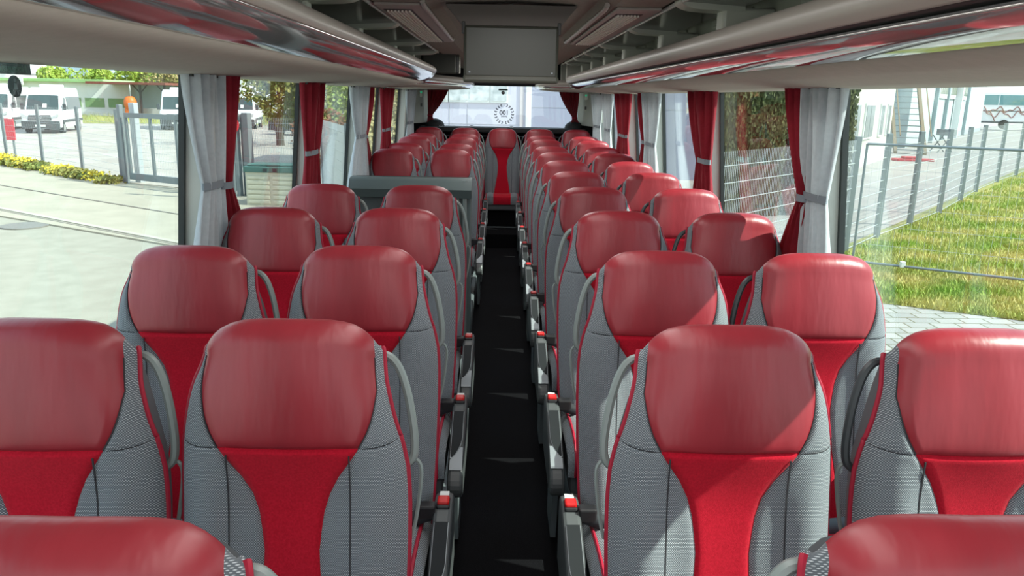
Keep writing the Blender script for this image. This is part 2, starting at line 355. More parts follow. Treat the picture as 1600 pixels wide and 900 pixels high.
# gate
g0, g1 = Vector((-10.71, 22.40)), Vector((-6.75, 20.0)); d = g1-g0; ang = math.atan2(d.y, d.x); Lg = d.length
t = thing('sliding_gate', 'grey steel gate with mesh infill between the flowers and the storage box', 'gate', (g0.x, g0.y, G), ang)
MB().box(-.12, .02, -.06, .06, 0, 2.2, .01).build('post', GALV, t); MB().box(-.02, .22, .25, .40, 0, 2.25, .01).build('post', mat('pale_steel', (.42, .48, .50), .4, .2), t)
MB().box(Lg, Lg+.12, -.06, .06, 0, 2.15, .01).build('post', GALV, t); MB().box(Lg+.2, Lg+.42, .05, .2, 0, 2.1, .01).build('post', GALV, t)
fr = MB()
fr.box(.15, Lg-.1, -.03, .03, 1.85, 1.98).box(.15, Lg-.1, -.03, .03, .12, .3)
for k in range(5): x = .15+(Lg-.33)*k/4; fr.box(x, x+.08, -.03, .03, .3, 1.86)
fr.build('gate_frame', GALV, t)
mesh_panel((.15, .04), (Lg-.1, .04), .3, 1.85, t, .2, .07, .003)
# construction fence on the right in front of the meadow
t = thing('construction_fence', 'mobile pipe-framed fence panel standing on the grass by the first right window', 'fence', (5.75, 12.2, G))
q = Vector((3.15, -1.85))
MB().tube([(0, 0, 0), (0, 0, 2.0)], .02).tube([(0, 0, 2.0), (q.x, q.y, 2.0)], .02).tube([(0, 0, .12), (q.x, q.y, .12)], .02).tube([(q.x, q.y, 0), (q.x, q.y, 2.0)], .02).build('pipe_frame', GALV, t, True)
mesh_panel((0, 0), q, .12, 2.0, t, .3, .11, .0016)
MB().box(q.x*.2-.04, q.x*.2+.04, q.y*.2-.03, q.y*.2+.03, .10, .2, .01).build('clamp', WHITEP, t)
# ------------------------------------------------------------------ flowers
FLY = mat('yellow_petals', (.85, .68, .06), .7)
fl = thing('flower_bed', 'strip of yellow flowering plants at the foot of the left mesh fence', 'flower bed', (-14.5, 25.6, G))
rnd = random.Random(3)
for nm, m, n, hh, sz in (('leaves', LF2, 5200, .26, .05), ('blossoms', FLY, 2600, .34, .035)):
    vs = []; fs = []
    for _ in range(n):
        u = rnd.random()
        if nm == 'blossoms' and (math.sin(u*23)+math.sin(u*41+1)*.7 < -.1-(.5-u)*.9 or u > .9): continue
        if nm == 'leaves' and math.sin(u*17+2) < -.75: continue
        p = Vector((-18.6+7.6*u, 28.6-6.4*u, 0))-Vector((14.5*-1, 25.6, 0)); p += Vector((rnd.uniform(-.3, .3), rnd.uniform(-.35, .35), 0))
        p.z = rnd.uniform(.02, hh)*(1-.3*u)
        a = Vector((rnd.gauss(0, 1), rnd.gauss(0, 1), rnd.gauss(0, 1))).normalized(); b = a.orthogonal().normalized()*sz; a *= sz
        k = len(vs); vs += [tuple(p-a), tuple(p+b), tuple(p+a), tuple(p-b)]; fs.append((k, k+1, k+2, k+3))
    me = bpy.data.meshes.new(nm); me.from_pydata(vs, [], fs); me.materials.append(m); o = bpy.data.objects.new(nm, me); COL.objects.link(o); o.parent = fl; o['kind'] = 'stuff'
# ------------------------------------------------------------------ storage box
t = thing('storage_box', 'beige louvred garden storage box with dark green lid beside the gate', 'storage box', (-5.35, 18.6, G), -.12)
BEI = mat('beige_plastic', (.55, .54, .42), .6); GRL = mat('dark_green_lid', (.045, .13, .11), .5)
b = MB().box(-.62, .62, -.35, .35, 0, .78)
for px0, px1 in ((-.58, -.04), (.04, .58)):
    for k in range(6): b.box(px0, px1, -.375, -.34, .05+k*.115, .05+k*.115+.075, .008)
for k in range(6): b.box(.60, .645, -.3, .3, .05+k*.115, .05+k*.115+.075, .008)
b.build('body', BEI, t)
MB().box(-.66, .66, -.39, .39, .78, .92, .02).box(-.6, .6, -.3, .3, .92, .97, .02).build('lid', GRL, t)
for x in (-.12, .12): MB().box(x-.05, x+.05, -.405, -.385, .80, .88, .005).build('latch', BLACKP, t)
# ------------------------------------------------------------------ vans
VW = mat('white_van_paint', (.74, .76, .76), .35, coat=.3); VG = mat('van_glass', (.05, .075, .075), .12); VD = mat('van_dark_trim', (.055, .065, .07), .6); RUB = mat('tyre_rubber', (.02, .02, .02), .8); CHR = mat('chrome', (.7, .72, .74), .2, .9)
def van(label, x, y, rz):
    t = thing('van', label, 'van', (x, y, G), rz, 'white vans parked on the gravel lot')   # front faces local -y, origin under the nose
    prof = [(.0, .35), (-.02, .75), (.03, 1.05), (.28, 1.22), (.75, 1.32), (1.35, 2.22), (1.7, 2.55), (2.3, 2.66), (5.6, 2.66), (5.85, 2.5), (5.95, 1.2), (5.95, .35)]
    rows = []
    for sx in (-1, -.93, -.8, .8, .93, 1):
        ins = {1: .0, .93: .0, .8: 0}[abs(sx)]; r = []
        for (yy, zz) in prof:
            k = 1.0-.10*sst((zz-1.2)/1.4); ww = 1.0*k
            e = {1: .93, .93: .985, .8: 1}[abs(sx)]
            cy, cz = 3.0, 1.45; r.append((sx*ww, cy+(yy-cy)*e, cz+(zz-cz)*(1 if zz < 1 else (.96 if abs(sx) == 1 else 1))))
        rows.append(r)
    b = MB().grid(rows); n = len(prof)
    b.add(rows[0], [tuple(range(n))]); b.add(rows[-1], [tuple(range(n))[::-1]]); b.build('body', VW, t, True)
    def onslope(u, v, off=.012):   # windscreen plane between (.80,1.36)-(1.33,2.18)
        yy = .80+.53*v; zz = 1.36+.83*v; k = 1-.10*sst((zz-1.2)/1.4); return (u*k, yy-off*.9-.01, zz+off*.5)
    MB().grid([[onslope(-.86+.08*v*0, v) for v in (0, .33, .66, 1)], [onslope(-.4, v, .03) for v in (0, .33, .66, 1)], [onslope(.4, v, .03) for v in (0, .33, .66, 1)], [onslope(.86, v) for v in (0, .33, .66, 1)]]).build('windscreen', VG, t, True)
    w_ = MB().add([onslope(.0, .12, .05), onslope(.22, .12, .05), onslope(.22, .40, .05), onslope(.0, .40, .05)], [(0, 1, 2, 3)]); solid(w_.build('paper_sheet', WHITEL, t), .01)
    for s in (-1, 1):
        def sd(yy, zz): k = 1-.10*sst((zz-1.2)/1.4); return (s*(k*1.0+.004), yy, zz)
        for nm, q in (('side_window', [(1.18, 1.38), (2.05, 1.38), (2.05, 2.08), (1.6, 2.08)]), ('side_window', [(2.25, 1.38), (5.65, 1.38), (5.65, 2.12), (2.25, 2.12)])):
            solid(MB().add([sd(*p) for p in q], [(0, 1, 2, 3)]).build(nm, VG, t), .02)
        MB().box(s*1.0-.025, s*1.0+.025, .9, 5.75, .62, .78, .01).build('side_trim', VD, t)
        MB().box(s*1.12-.09, s*1.12+.09, .95, 1.08, 1.35, 1.72, .02).build('mirror', VD, t)
        h = MB().prism([(s*.62, .86), (s*.97, .98), (s*.97, 1.16), (s*.66, 1.02)], 1, -.02, .10); h.build('headlight', CHR, t)
        for yw in (1.0, 4.75):
            wl = MB().disc((s*.90, yw, .34), .34, 0, .24, 24).build('wheel', RUB, t, True); MB().disc((s*.99, yw, .34), .2, 0, .07, 16).build('hub', CHR, wl)
    MB().box(-.99, .99, -.06, .35, .26, .74, .04).build('bumper', VD, t)
    MB().box(-.27, .27, -.085, -.055, .42, .53).build('number_plate', WHITEL, t)
    MB().prism([(-.62, .78), (.62, .78), (.56, 1.08), (-.56, 1.08)], 1, -.055, .08).build('grille', VD, t)
    e = MB()
    for k in range(3): e.box(-.55, .55, -.065, -.05, .84+.08*k, .855+.08*k)
    e.tube([(.1*math.cos(a*PI/10), -.075, .95+.1*math.sin(a*PI/10)) for a in range(20)], .012, 6, close=True)
    for a in (90, 210, 330): e.tube([(0, -.075, .95), (.1*math.cos(math.radians(a)), -.075, .95+.1*math.sin(math.radians(a)))], .012, 5)
    e.build('emblem', CHR, t)
    MB().box(-.45, .45, 2.4, 4.4, 2.66, 2.84, .06).build('roof_unit', VW, t)
    return t
van('white van whose side and windscreen paper sheet show beside the first left window', -27.0, 46.6, .27)
van('white van cut by the left photo edge, parked beside the van with paper sheet', -31.6, 49.2, .27)
van('white van half hidden behind the first grey curtain on the left', -21.9, 53.5, .30)
van('white van beside the blue sign, right of the first left curtains', -18.5, 56.2, .19)
# dark car
t = thing('car', 'black car parked under the autumn tree on the left', 'car', (-12.3, 50.0, G), 1.25)
CB = mat('black_car_paint', (.02, .02, .025), .2, coat=.5)
pr = [(-2.1, .3), (-2.15, .75), (-1.2, .95), (-.6, 1.42), (.9, 1.45), (1.6, 1.0), (2.15, .9), (2.2, .3)]
rows = [[(sx*(1 if z < 1 else .82), y, z) for y, z in pr] for sx in (-.88, -.7, .7, .88)]; b = MB().grid(rows); n = len(pr); b.add(rows[0], [tuple(range(n))]); b.add(rows[-1], [tuple(range(n))]); b.build('body', CB, t, True)
for s in (-1, 1):
    for y in (-1.35, 1.35): MB().disc((s*.85, y, .32), .32, 0, .2, 20).build('wheel', RUB, t, True)
    solid(MB().add([(s*.80, -.95, .98), (s*.80, 1.3, .98), (s*.74, .8, 1.36), (s*.74, -.5, 1.36)], [(0, 1, 2, 3)]).build('side_window', VG, t), .02)
# shed, carport, mixer, roofs on the left
SW = mat('shed_white', (.74, .76, .73), .7); SGR = mat('shed_green', (.22, .36, .17), .7); GRF = mat('green_roof_edge', (.30, .50, .20), .6)
t = thing('long_shed', 'long low white shed with pale green roof edge and green panels', 'building', (-44, 80, G))
MB().box(-14, 6.9, 0, 6, 0, 3.25).build('wall', SW, t); MB().box(-14.3, 4.6, -.5, 6.4, 3.25, 3.55, .03).build('roof', GRF, t)
for k in range(4): x = -2.2+2.3*k; MB().box(x, x+1.9, -.04, .02, .85, 1.75).build('lower_panel', SGR, t)
MB().box(-3.5, -3.2, -.62, -.5, 2.9, 3.65).build('vent', WHITEP, t)
t = thing('carport', 'open carport with red-brown roof and dark timber posts', 'carport', (-34.6, 76, G))
RBR = mat('red_brown_roof', (.22, .07, .05), .8); TIM = mat('dark_timber', (.06, .06, .06), .8)
MB().box(-4.2, 3.2, -1, 4, 3.1, 3.32).build('roof', RBR, t); MB().box(-2.3, 3.0, 3.8, 4.0, .2, 3.1).build('back_wall', mat('corrugated_grey', (.34, .42, .43), .6), t)
for x in (.6, 2.9): MB().box(x-.09, x+.09, -.6, -.42, 0, 3.1).tube([(x, -.5, 2.3), (x+.7, -.5, 3.1)], .06).tube([(x, -.5, 2.3), (x-.7, -.5, 3.1)], .06).build('post', TIM, t)
MB().box(-1, 3.2, 0, 1, 0, .9).build('base_wall', mat('rubble', (.45, .44, .42), .9), t)
t = thing('concrete_mixer', 'orange machine drum standing at the end of the white shed', 'machine', (-34.9, 75.2, G+.4))
ORG = mat('orange_paint', (.70, .17, .03), .5)
MB().grid([[(r*math.cos(a*PI/8), r*math.sin(a*PI/8), z) for a in range(16)] for z, r in ((.2, .25), (.35, .42), (.8, .56), (1.2, .56), (1.5, .42), (1.62, .26), (1.62, .05))], True).build('drum', ORG, t, True)
MB().box(-.4, .4, -.4, .4, 0, .45, .03).build('frame', ORG, t)
BLR = mat('blue_metal_roof', (.36, .48, .55), .5)
t = thing('hall', 'distant hall with pale blue gabled roof above the bushes', 'building', (-58.5, 112, G))
MB().box(-5, 5, 0, 10, 0, 4.3).build('wall', mat('hall_grey', (.42, .47, .48), .7), t)
MB().prism([(-5.6, 4.3), (5.6, 4.3), (1.0, 6.3), (-1.0, 6.3)], 1, -.4, 10.4).build('roof', BLR, t)
for k in range(5): MB().box(1.2+.75*k-1, 1.7+.75*k-1, -.05, .02, 3.0, 3.9).build('window', VG, t)
t = thing('house', 'distant pale building with dull red roof at the rack edge', 'building', (-46, 124, G))
MB().box(-5, 6, 0, 8, 0, 5.6).build('wall', SW, t); MB().box(-5.5, 6.5, -.5, 8.5, 5.6, 6.2).build('roof', mat('dull_red_roof', (.30, .18, .17), .8), t)
t = thing('hall', 'white hall with curved pale roof at the left photo edge', 'building', (-76, 110, G))
MB().box(-12, 8.5, 0, 10, 0, 4.6).build('wall', SW, t); MB().prism([(-12, 4.6), (8.8, 4.6), (4, 6.6), (-4, 7.3), (-12, 7.3)], 1, -.3, 10).build('roof', mat('pale_roof', (.55, .60, .60), .6), t)
MB().box(9.0, 12, 1, 8, 0, 3.4).build('brick_annex', mat('brick_red', (.35, .2, .17), .8), t)
# traffic signs
t = thing('traffic_sign', 'blue sign above a red-ringed round sign behind the first left curtain', 'sign', (-6.60, 19.3, G))
MB().tube([(0, 0, 0), (0, 0, 2.95)], .03).build('pole', GALV, t, True)
MB().box(-.16, .17, -.06, -.03, 2.2, 2.95, .01).build('blue_panel', mat('sign_blue', (.0, .16, .62), .4), t)
r0 = MB().disc((-.04, -.05, 1.83), .25, 1, .02, 32).build('round_panel', mat('sign_red', (.7, .02, .03), .4), t); MB().disc((-.04, -.065, 1.83), .145, 1, .02, 32).build('white_centre', WHITEP, r0)
t = thing('barrier_board', 'red and white barrier board at the left photo edge', 'barrier', (-19.1, 30.3, G))
MB().box(-.55, .52, -.03, .03, .65, 1.45, .01).build('board', mat('barrier_red', (.62, .03, .05), .5), t); MB().box(-.3, .1, -.04, -.03, .65, 1.45).build('white_stripe', WHITEP, t)
for x in (-.45, .42): MB().box(x-.03, x+.03, -.02, .04, 0, .7).build('leg', GALV, t)
# ------------------------------------------------------------------ right side buildings
CRM = mat('cream_wall', (.47, .47, .41), .8); DGL = mat('dark_window_glass', (.16, .20, .20), .15); PBL = mat('pale_blue_cladding', (.40, .48, .48), .7); WOODM = mat('weathered_wood', (.30, .24, .16), .8)
t = thing('house', 'white rendered house behind the wooden outdoor stairs', 'building', (14.4, 31.5, G), math.radians(56))
MB().box(-1.8, 9.6, 0, 4, 0, 6.5).build('wall', CRM, t)
for x, w2 in ((-1.6, 1.6), (1.3, 2.2), (5.4, 1.0), (7.6, .8)):
    f = MB().box(x, x+w2, -.07, .02, 1.15, 2.65, .01).build('window', WHITEP, t)
    MB().box(x+.08, x+w2/2-.04, -.09, -.06, 1.23, 2.57).box(x+w2/2+.04, x+w2-.08, -.09, -.06, 1.23, 2.57).build('pane', DGL, f)
MB().box(-1.8, 9.6, -.05, 0, 0, .75).build('plinth', WHITEP, t)
t = thing('warehouse', 'pale blue clad hall with white framed windows and grey downpipes', 'building', (25.2, 48.2, G), math.radians(53.5))
MB().box(0, 46, 0, 8, 0, 9).build('wall', PBL, t)
for x in (9.5, 15.2, 22.5, 29): MB().box(x-.16, x+.16, -.25, 0, 0, 9).build('downpipe', mat('pipe_grey', (.30, .38, .39), .5), t)
for x in (11.0, 16.8, 24):
    f = MB().box(x, x+3.9, -.12, .02, 3.15, 5.0).build('window', WHITEP, t)
    b = MB()
    for k in range(4): b.box(x+.2+.93*k, x+.85+.93*k, -.15, -.1, 3.45, 4.85)
    b.build('pane', mat('olive_glass', (.22, .25, .18), .2), f)
MB().box(20.2, 20.7, -.6, -.1, 0, 4.4).build('white_post', WHITEP, t)
# wooden stairs
t = thing('outdoor_staircase', 'weathered wooden stairs with grey treads leading up the white house', 'staircase', (22.6, 42.6, G), math.radians(-27))
def sbar(b, p, q, w2, h2):
    p = Vector(p); q = Vector(q); x = Vector((w2/2, 0, 0)); z = Vector((0, 0, h2/2)); b.add([p-x-z, p+x-z, p+x+z, p-x+z, q-x-z, q+x-z, q+x+z, q-x+z], [(0, 1, 2, 3), (4, 7, 6, 5), (0, 4, 5, 1), (1, 5, 6, 2), (2, 6, 7, 3), (3, 7, 4, 0)])
for s in (-1, 1):
    b = MB(); sbar(b, (s*.72+.0, -.5, .0), (s*.72-.9, 3.6, 4.6), .16, .3); b.build('stringer', WOODM, t)
    b = MB(); sbar(b, (s*.75+.15, -.5, 1.0), (s*.75-.75, 3.6, 5.6), .06, .07); b.build('handrail', WOODM, t)
TR = mat('grey_treads', (.26, .30, .29), .6)
for k in range(15):
    f = k/14.; b = MB().box(-.66-.9*f, .66-.9*f, -.45+4.0*f, -.15+4.0*f, .2+4.4*f, .25+4.4*f); b.build('tread', TR, t)
t = thing('folding_table', 'dark folding garden table leaning by the blue hall', 'table', (25.6, 44.5, G), .5)
for a, b2 in (((-.7, 0, 0), (.5, 0, .95)), ((.7, 0, 0), (-.5, 0, .95)), ((-.7, .5, 0), (.5, .5, .95)), ((.7, .5, 0), (-.5, .5, .95))): MB().tube([a, b2], .03, 6).build('leg', VD, t)
MB().box(-.1, .75, -.1, .6, .95, 1.3, .02).build('folded_top', mat('table_grey', (.25, .28, .28), .6), t)
tag(MB().box(-.9, .9, -.3, .3, 0, .12, .03).box(-.5, .3, -.2, .2, .12, .22, .03).build('tarpaulin_bundle', mat('red_tarp', (.45, .04, .05), .7), loc=(19.8, 37.0, G)), 'small red bundle lying at the foot of the white house', 'bundle')
# parked coach far right
t = thing('coach', 'white coach with curly dark line graphics parked at the far right', 'bus', (54.2, 88.5, G+.55), math.radians(-8))
MB().box(0, 12, 0, 2.5, .35, 3.75, .18).build('body', VW, t)
for x0, x1 in ((.35, 1.9), (2.0, 5.1), (5.2, 8.2), (8.3, 11.2)): MB().box(x0, x1, -.03, .03, 2.25, 3.35, .02).build('side_window', mat('teal_glass', (.10, .24, .25), .15) if x0 < 5 else mat('blue_glass', (.08, .20, .38), .15), t)
MB().box(-.03, 11.9, -.02, .05, 1.55, 1.63).build('dark_line', VD, t); MB().box(-.05, 11.9, -.02, .1, .28, .42).build('skirt', VD, t)
b = MB(); RG = mat('graphic_brown', (.30, .16, .15), .6)
for y0, am, ph in ((1.25, .30, 0), (1.75, .22, 1.4)):
    b.tube([(.2+5.2*k/40, -.03, y0+am*math.sin(k*.45+ph)+.15*math.sin(k*.9)) for k in range(41)], .06, 5)
b.tube([(1.2, -.03, 1.5), (1.8, -.03, .5)], .05, 5); b.build('graphic', RG, t)
for x in (2.8, 9.2): MB().disc((x, 0.05, .15), .5, 1, .3, 24).build('wheel', RUB, t, True)
# facade behind the rear window
LIL = mat('lilac_white_facade', (.52, .51, .61), .7)
t = thing('facade_building', 'white office facade with strip windows and grey gate behind the bus', 'building', (0, 26, G))
MB().box(-3.0, .86, 0, 6, 0, 7).build('wall', LIL, t); MB().box(.98, 7, 0, 6, 0, 7).build('gate_panel', mat('grey_lilac_gate', (.32, .33, .43), .6), t)
MB().box(.82, 1.0, -.06, .02, 0, 7).build('white_post', WHITEP, t); MB().box(.62, .74, -.03, .02, 0, 7).build('downpipe', mat('pinkish_pipe', (.55, .50, .52), .6), t)
for i, (x0, x1) in enumerate(((-2.6, -1.75), (-1.69, -1.10), (-1.02, -.40), (-.33, .18))):
    f = MB().box(x0-.04, x1+.04, -.05, .02, 2.42, 3.1).build('window', WHITEP, t)
    MB().box(x0, x1, -.07, -.04, 2.48, 3.06).build('pane', noisy('foiled_glass', (.36, .40, .42), (.62, .65, .68), 4, .25, .6, 6, 6), f)
b = MB()
for x in (-1.69, -1.1): b.box(x-.006, x+.006, -.008, 0, 0, 2.35)
b.box(-3.0, .6, -.008, 0, 1.72, 1.73); b.box(.98, 7, -.008, 0, 2.3, 2.31); b.build('joint_lines', mat('joint_grey', (.38, .38, .42), .7), t)
# ================================================================== BUS SHELL
XL, XR = -1.19, 1.21
Y0, Y1 = -2.0, 10.75
flo = MB().box(-.235, .285, Y0, 8.97, -.06, 0).box(-.235, .285, 8.97, Y1, -.06, .16).build('floor', CARPET); struct(flo)
st = struct(MB().box(-.22, .27, 10.0, 10.03, .16, .175).build('trim_4', PODIUM))
PZ = .12
DK = mat('podium_floor_dark', (.02, .021, .023), .85)
struct(MB().box(XL, -.235, Y0, 9.3, -.06, PZ).box(XL, -.235, 9.3, Y1, -.06, PZ+.05).build('floor_podium_left', DK))
struct(MB().box(.285, XR, Y0, 9.3, -.06, PZ).box(.285, XR, 9.3, Y1, -.06, PZ+.05).build('floor_podium_right', DK))
for nm, x in (('trim_5', -.235), ('trim_6', .285)):
    s = 1 if x < 0 else -1
    struct(MB().prism([(x-.012*s, 0), (x+.006*s, 0), (x+.006*s, PZ-.01), (x-.0*s, PZ+.008), (x-.03*s, PZ+.008)], 1, Y0, 9.6).build(nm, PODIUM))
# side walls below and above the windows
for side, X, s in (('left', XL, -1), ('right', XR, 1)):
    b = MB().box(min(X, X+s*.06), max(X, X+s*.06), Y0, Y1, -.3, .80).box(min(X, X+s*.06), max(X, X+s*.06), Y0, Y1, 1.82, 2.3).box(min(X, X+s*.06), max(X, X+s*.06), 9.72, Y1, .78, 1.45)
    struct(b.lean(s).build('wall_'+side, WALLG))
    struct(MB().box(min(X-s*.05, X+s*.02), max(X-s*.05, X+s*.02), Y0, 9.75, .78, .83, .008).lean(s).build('trim_'+('7' if s < 0 else '8'), PODIUM))
PL = [-.2, 1.40, 2.95, 4.61, 6.19, 7.56, 9.2]; PR = [-.2, .98, 2.88, 4.50, 6.11, 7.34, 8.9]
k = 10; wn = 1
for side, X, s, P in (('left', XL, -1, PL), ('right', XR, 1, PR)):
    for y in P:
        struct(MB().box(min(X-s*.06, X+s*.03), max(X-s*.06, X+s*.03), y, y+.09, .8, 1.83, .01).lean(s).build('trim_%d' % k, TRIMB)); k += 1
        struct(MB().box(min(X+s*.020, X+s*.042), max(X+s*.020, X+s*.042), y-.02, y-.002, .8, 1.83).lean(s).build('trim_%d' % k, GASK)); k += 1
    ys = [Y0]+P+[9.75]
    for a, b2 in zip(ys, ys[1:]):
        if b2-a < .3: continue
        struct(MB().box(min(X+s*.032, X+s*.037), max(X+s*.032, X+s*.037), a+.0, b2, .80, 1.83).lean(s).build('window_%d' % wn, GLASS)); wn += 1
    struct(MB().box(min(X, X+s*.05), max(X, X+s*.05), Y0, 9.75, 1.795, 1.83).lean(s).build('trim_%d' % k, GASK)); k += 1
# rear corner pillars, rear wall
for s, X in ((-1, XL), (1, XR)):
    p = [(X+s*.05, 9.75), (X, 9.75), (X-s*.03, 9.95), (X-s*.20, 10.62), (X-s*.17, 10.72), (X+s*.05, 10.72)]
    struct(MB().prism(p, 2, 1.39, 2.25).build('wall_corner_'+('left' if s < 0 else 'right'), mat('pillar_grey_beige', (.36, .37, .33), .6)))
BKW = mat('rear_dark_lining', (.012, .013, .015), .7)
struct(MB().box(XL, XR, 10.70, 10.76, -.06, 1.30).box(XL, XR, 10.70, 10.76, 1.88, 2.3).box(XL-.12, -1.02, 10.705, 10.76, -.06, 2.3).box(1.06, XR+.12, 10.705, 10.76, -.06, 2.3).build('wall_back', BKW))
struct(MB().box(-1.1, 1.1, 10.25, 10.72, 1.28, 1.345, .015).build('trim_60', BKW))
struct(MB().box(-1.1, 1.15, 10.715, 10.722, 1.29, 1.90).build('window_%d' % wn, GLASS))
struct(MB().box(-1.05, 1.1, 10.24, 10.25, 1.235, 1.24).build('trim_61', mat('rear_seam', (.10, .12, .15), .5)))
for x in (-.80, -.40, .12):
    t = thing('parcel_shelf_hook', 'small metal fitting on the black rear shelf, ' + {-.80: 'leftmost, by the left red curtain', -.40: 'above the left aisle seats', .12: 'above the centre rear seat'}[x], 'fitting', (x, 10.27, 1.345), 0, 'fittings on the rear shelf')
    MB().box(-.03, .03, -.012, .012, 0, .008, .002).build('base_plate', SILVER, t); MB().tube([(-.018, 0, .006), (-.018, 0, .022), (.018, 0, .022), (.018, 0, .006)], .004, 6).build('loop', SILVER, t, True)
# shelf-end speakers domes
for s in (-1, 1):
    t = thing('shelf_end_cushion', 'black rounded padding at the %s end of the rear shelf' % ('left' if s < 0 else 'right'), 'padding', (s*.93+.03, 10.5, 1.345), 0)
    MB().grid([[(.13*math.cos(a*PI/8)*math.cos(e), .13*math.sin(a*PI/8)*math.cos(e), .10*math.sin(e)) for a in range(16)] for e in (0, .4, .8, 1.2, 1.5)], True).build('pad', BKW, t, True)
# ceiling
cp = [(-.60, 2.125), (-.555, 2.10), (-.36, 2.10), (-.30, 2.125), (0.03, 2.14), (.36, 2.125), (.42, 2.10), (.615, 2.10), (.65, 2.125), (.65, 2.2), (-.60, 2.2)]
struct(MB().prism(cp, 1, Y0, Y1).build('ceiling', CEILM))
# roof closing
struct(MB().box(XL-.06, XR+.06, Y0, Y1, 2.3, 2.34).build('ceiling_outer', WALLG))
# ------------------------------------------------------------------ luggage racks
def loft(polyfn, ys, name, m, parent, th=None, smooth=True):
    rows = [[(x, y, z) for x, z in polyfn(y)] for y in ys]; o = MB().grid(rows).build(name, m, parent, smooth)
    if th: solid(o, th)
    return o
def lin(a, b, n): return [a+(b-a)*i/n for i in range(n+1)]
def curve_pts(pts, n=4):
    out = []
    for i in range(len(pts)-1):
        p0 = pts[max(i-1, 0)]; p1 = pts[i]; p2 = pts[i+1]; p3 = pts[min(i+2, len(pts)-1)]
        for k in range(n):
            t = k/n; out.append(tuple(.5*((2*b)+(-a+c)*t+(2*a-5*b+4*c-d)*t*t+(-a+3*b-3*c+d)*t**3) for a, b, c, d in zip(p0, p1, p2, p3)))
    out.append(pts[-1]); return out
def rack(side):
    s = -1 if side == 'left' else 1; X = XL if s < 0 else XR
    t = thing('luggage_rack', 'overhead luggage rack with beige underside and polished strip, %s of the aisle' % side, 'luggage rack', (0, 0, 0))
    if s < 0:
        soff = lambda y: [(X, 1.797), (-1.0, 1.805), (-.80, 1.823), (-.66, 1.847)]
        gl = curve_pts([(-.66, 1.847), (-.625, 1.862), (-.59, 1.885), (-.565, 1.915)])
        lip = curve_pts([(-.565, 1.915), (-.557, 1.935), (-.572, 1.96), (-.62, 1.98), (-.74, 1.985)])
        yend = 6.95; posts = [1.9, 3.07, 4.22, 5.6, 6.75]; px = -.74; rx = -.57
    else:
        soff = lambda y: [(X, 1.790), (1.05, 1.797), (.92, 1.812), (.80, 1.837)]
        gl = curve_pts([(.80, 1.837), (.76, 1.843), (.72, 1.857), (.69, 1.878)])
        lip = curve_pts([(.672, 1.893), (.655, 1.915), (.657, 1.942), (.685, 1.962), (.78, 1.965)])
        yend = 8.9; posts = [2.1, 3.1, 4.25, 5.5, 6.5, 7.4, 8.3]; px = .78; rx = .64
    ys = lin(Y0, yend, 20)
    def ends(f):
        def g(y):
            k = sst((y-(yend-.5))/.5)*.10; return [(x+s*k*(1 if abs(x) < 1.1 else 0), z) for x, z in f(y)]
        return g
    loft(ends(soff), ys, 'soffit_panel', HEADL, t, .012)
    loft(ends(lambda y: gl), ys, 'glossy_strip', GLOSSM, t, .008)
    if s > 0:
        loft(ends(lambda y: [(.69, 1.878), (.70, 1.884), (.69, 1.89), (.672, 1.893)]), ys, 'groove', GROOVE, t, .006)
    loft(ends(lambda y: lip), ys, 'rounded_lip', RACKM, t, .008)
    # end cap
    capp = ends(soff)(yend)+ends(lambda y: gl)(yend)+ends(lambda y: lip)(yend)+[(X, 1.985)]
    MB().prism(capp, 1, yend-.01, yend).build('end_cap', GROOVE, t)
    # shelf floor, back wall
    zf = lip[-1][1]
    MB().box(min(px, X), max(px, X), Y0, yend, zf-.012, zf).build('shelf_floor', BINB, t)
    xb = s*1.0
    MB().box(min(xb, xb+s*.02), max(xb, xb+s*.02), Y0, yend, zf, 2.3).build('back_panel', BINB, t)
    for y in posts:
        MB().box(min(px+s*.02, xb), max(px+s*.02, xb), y-.05, y+.05, zf, 2.08, .012).build('divider_post', POSTM, t)
        prof = curve_pts([(px+s*.10, 2.066), (px+s*.03, 2.066), (rx+s*.07, 2.070), (rx+s*.018, 2.080), (rx-s*.007, 2.100), (rx+s*.002, 2.122)], 3)+[(px+s*.10, 2.13)]
        MB().prism(prof, 1, y-.055, y+.055).build('bracket', POSTM, t, True)
        # facing panel with ribs between post and next
    for a, b2 in zip(posts, posts[1:]+[yend]):
        if b2-a < .3: continue
        f = MB().add([(rx+s*.012, a+.06, 2.098), (rx+s*.012, b2-.06, 2.098), (px+s*.10, b2-.06, 2.085), (px+s*.10, a+.06, 2.085)], [(0, 1, 2, 3)]).build('upper_flap', FLAP, t); solid(f, .006)
        bb = MB().box(min(xb-s*.012, xb), max(xb-s*.012, xb), a+.22, b2-.32, zf+.02, zf+.15, .004)
        for q in range(9): bb.box(min(xb-s*.016, xb), max(xb-s*.016, xb), a+.26, b2-.36, zf+.035+q*.012, zf+.038+q*.012)
        bb.build('ribbed_panel', POSTM, t)
    MB().box(min(rx, rx+s*.012), max(rx, rx+s*.012), Y0, yend, 2.092, 2.108, .003).build('edge_rail', RAILM, t)
    return t
rack('left'); rack('right')
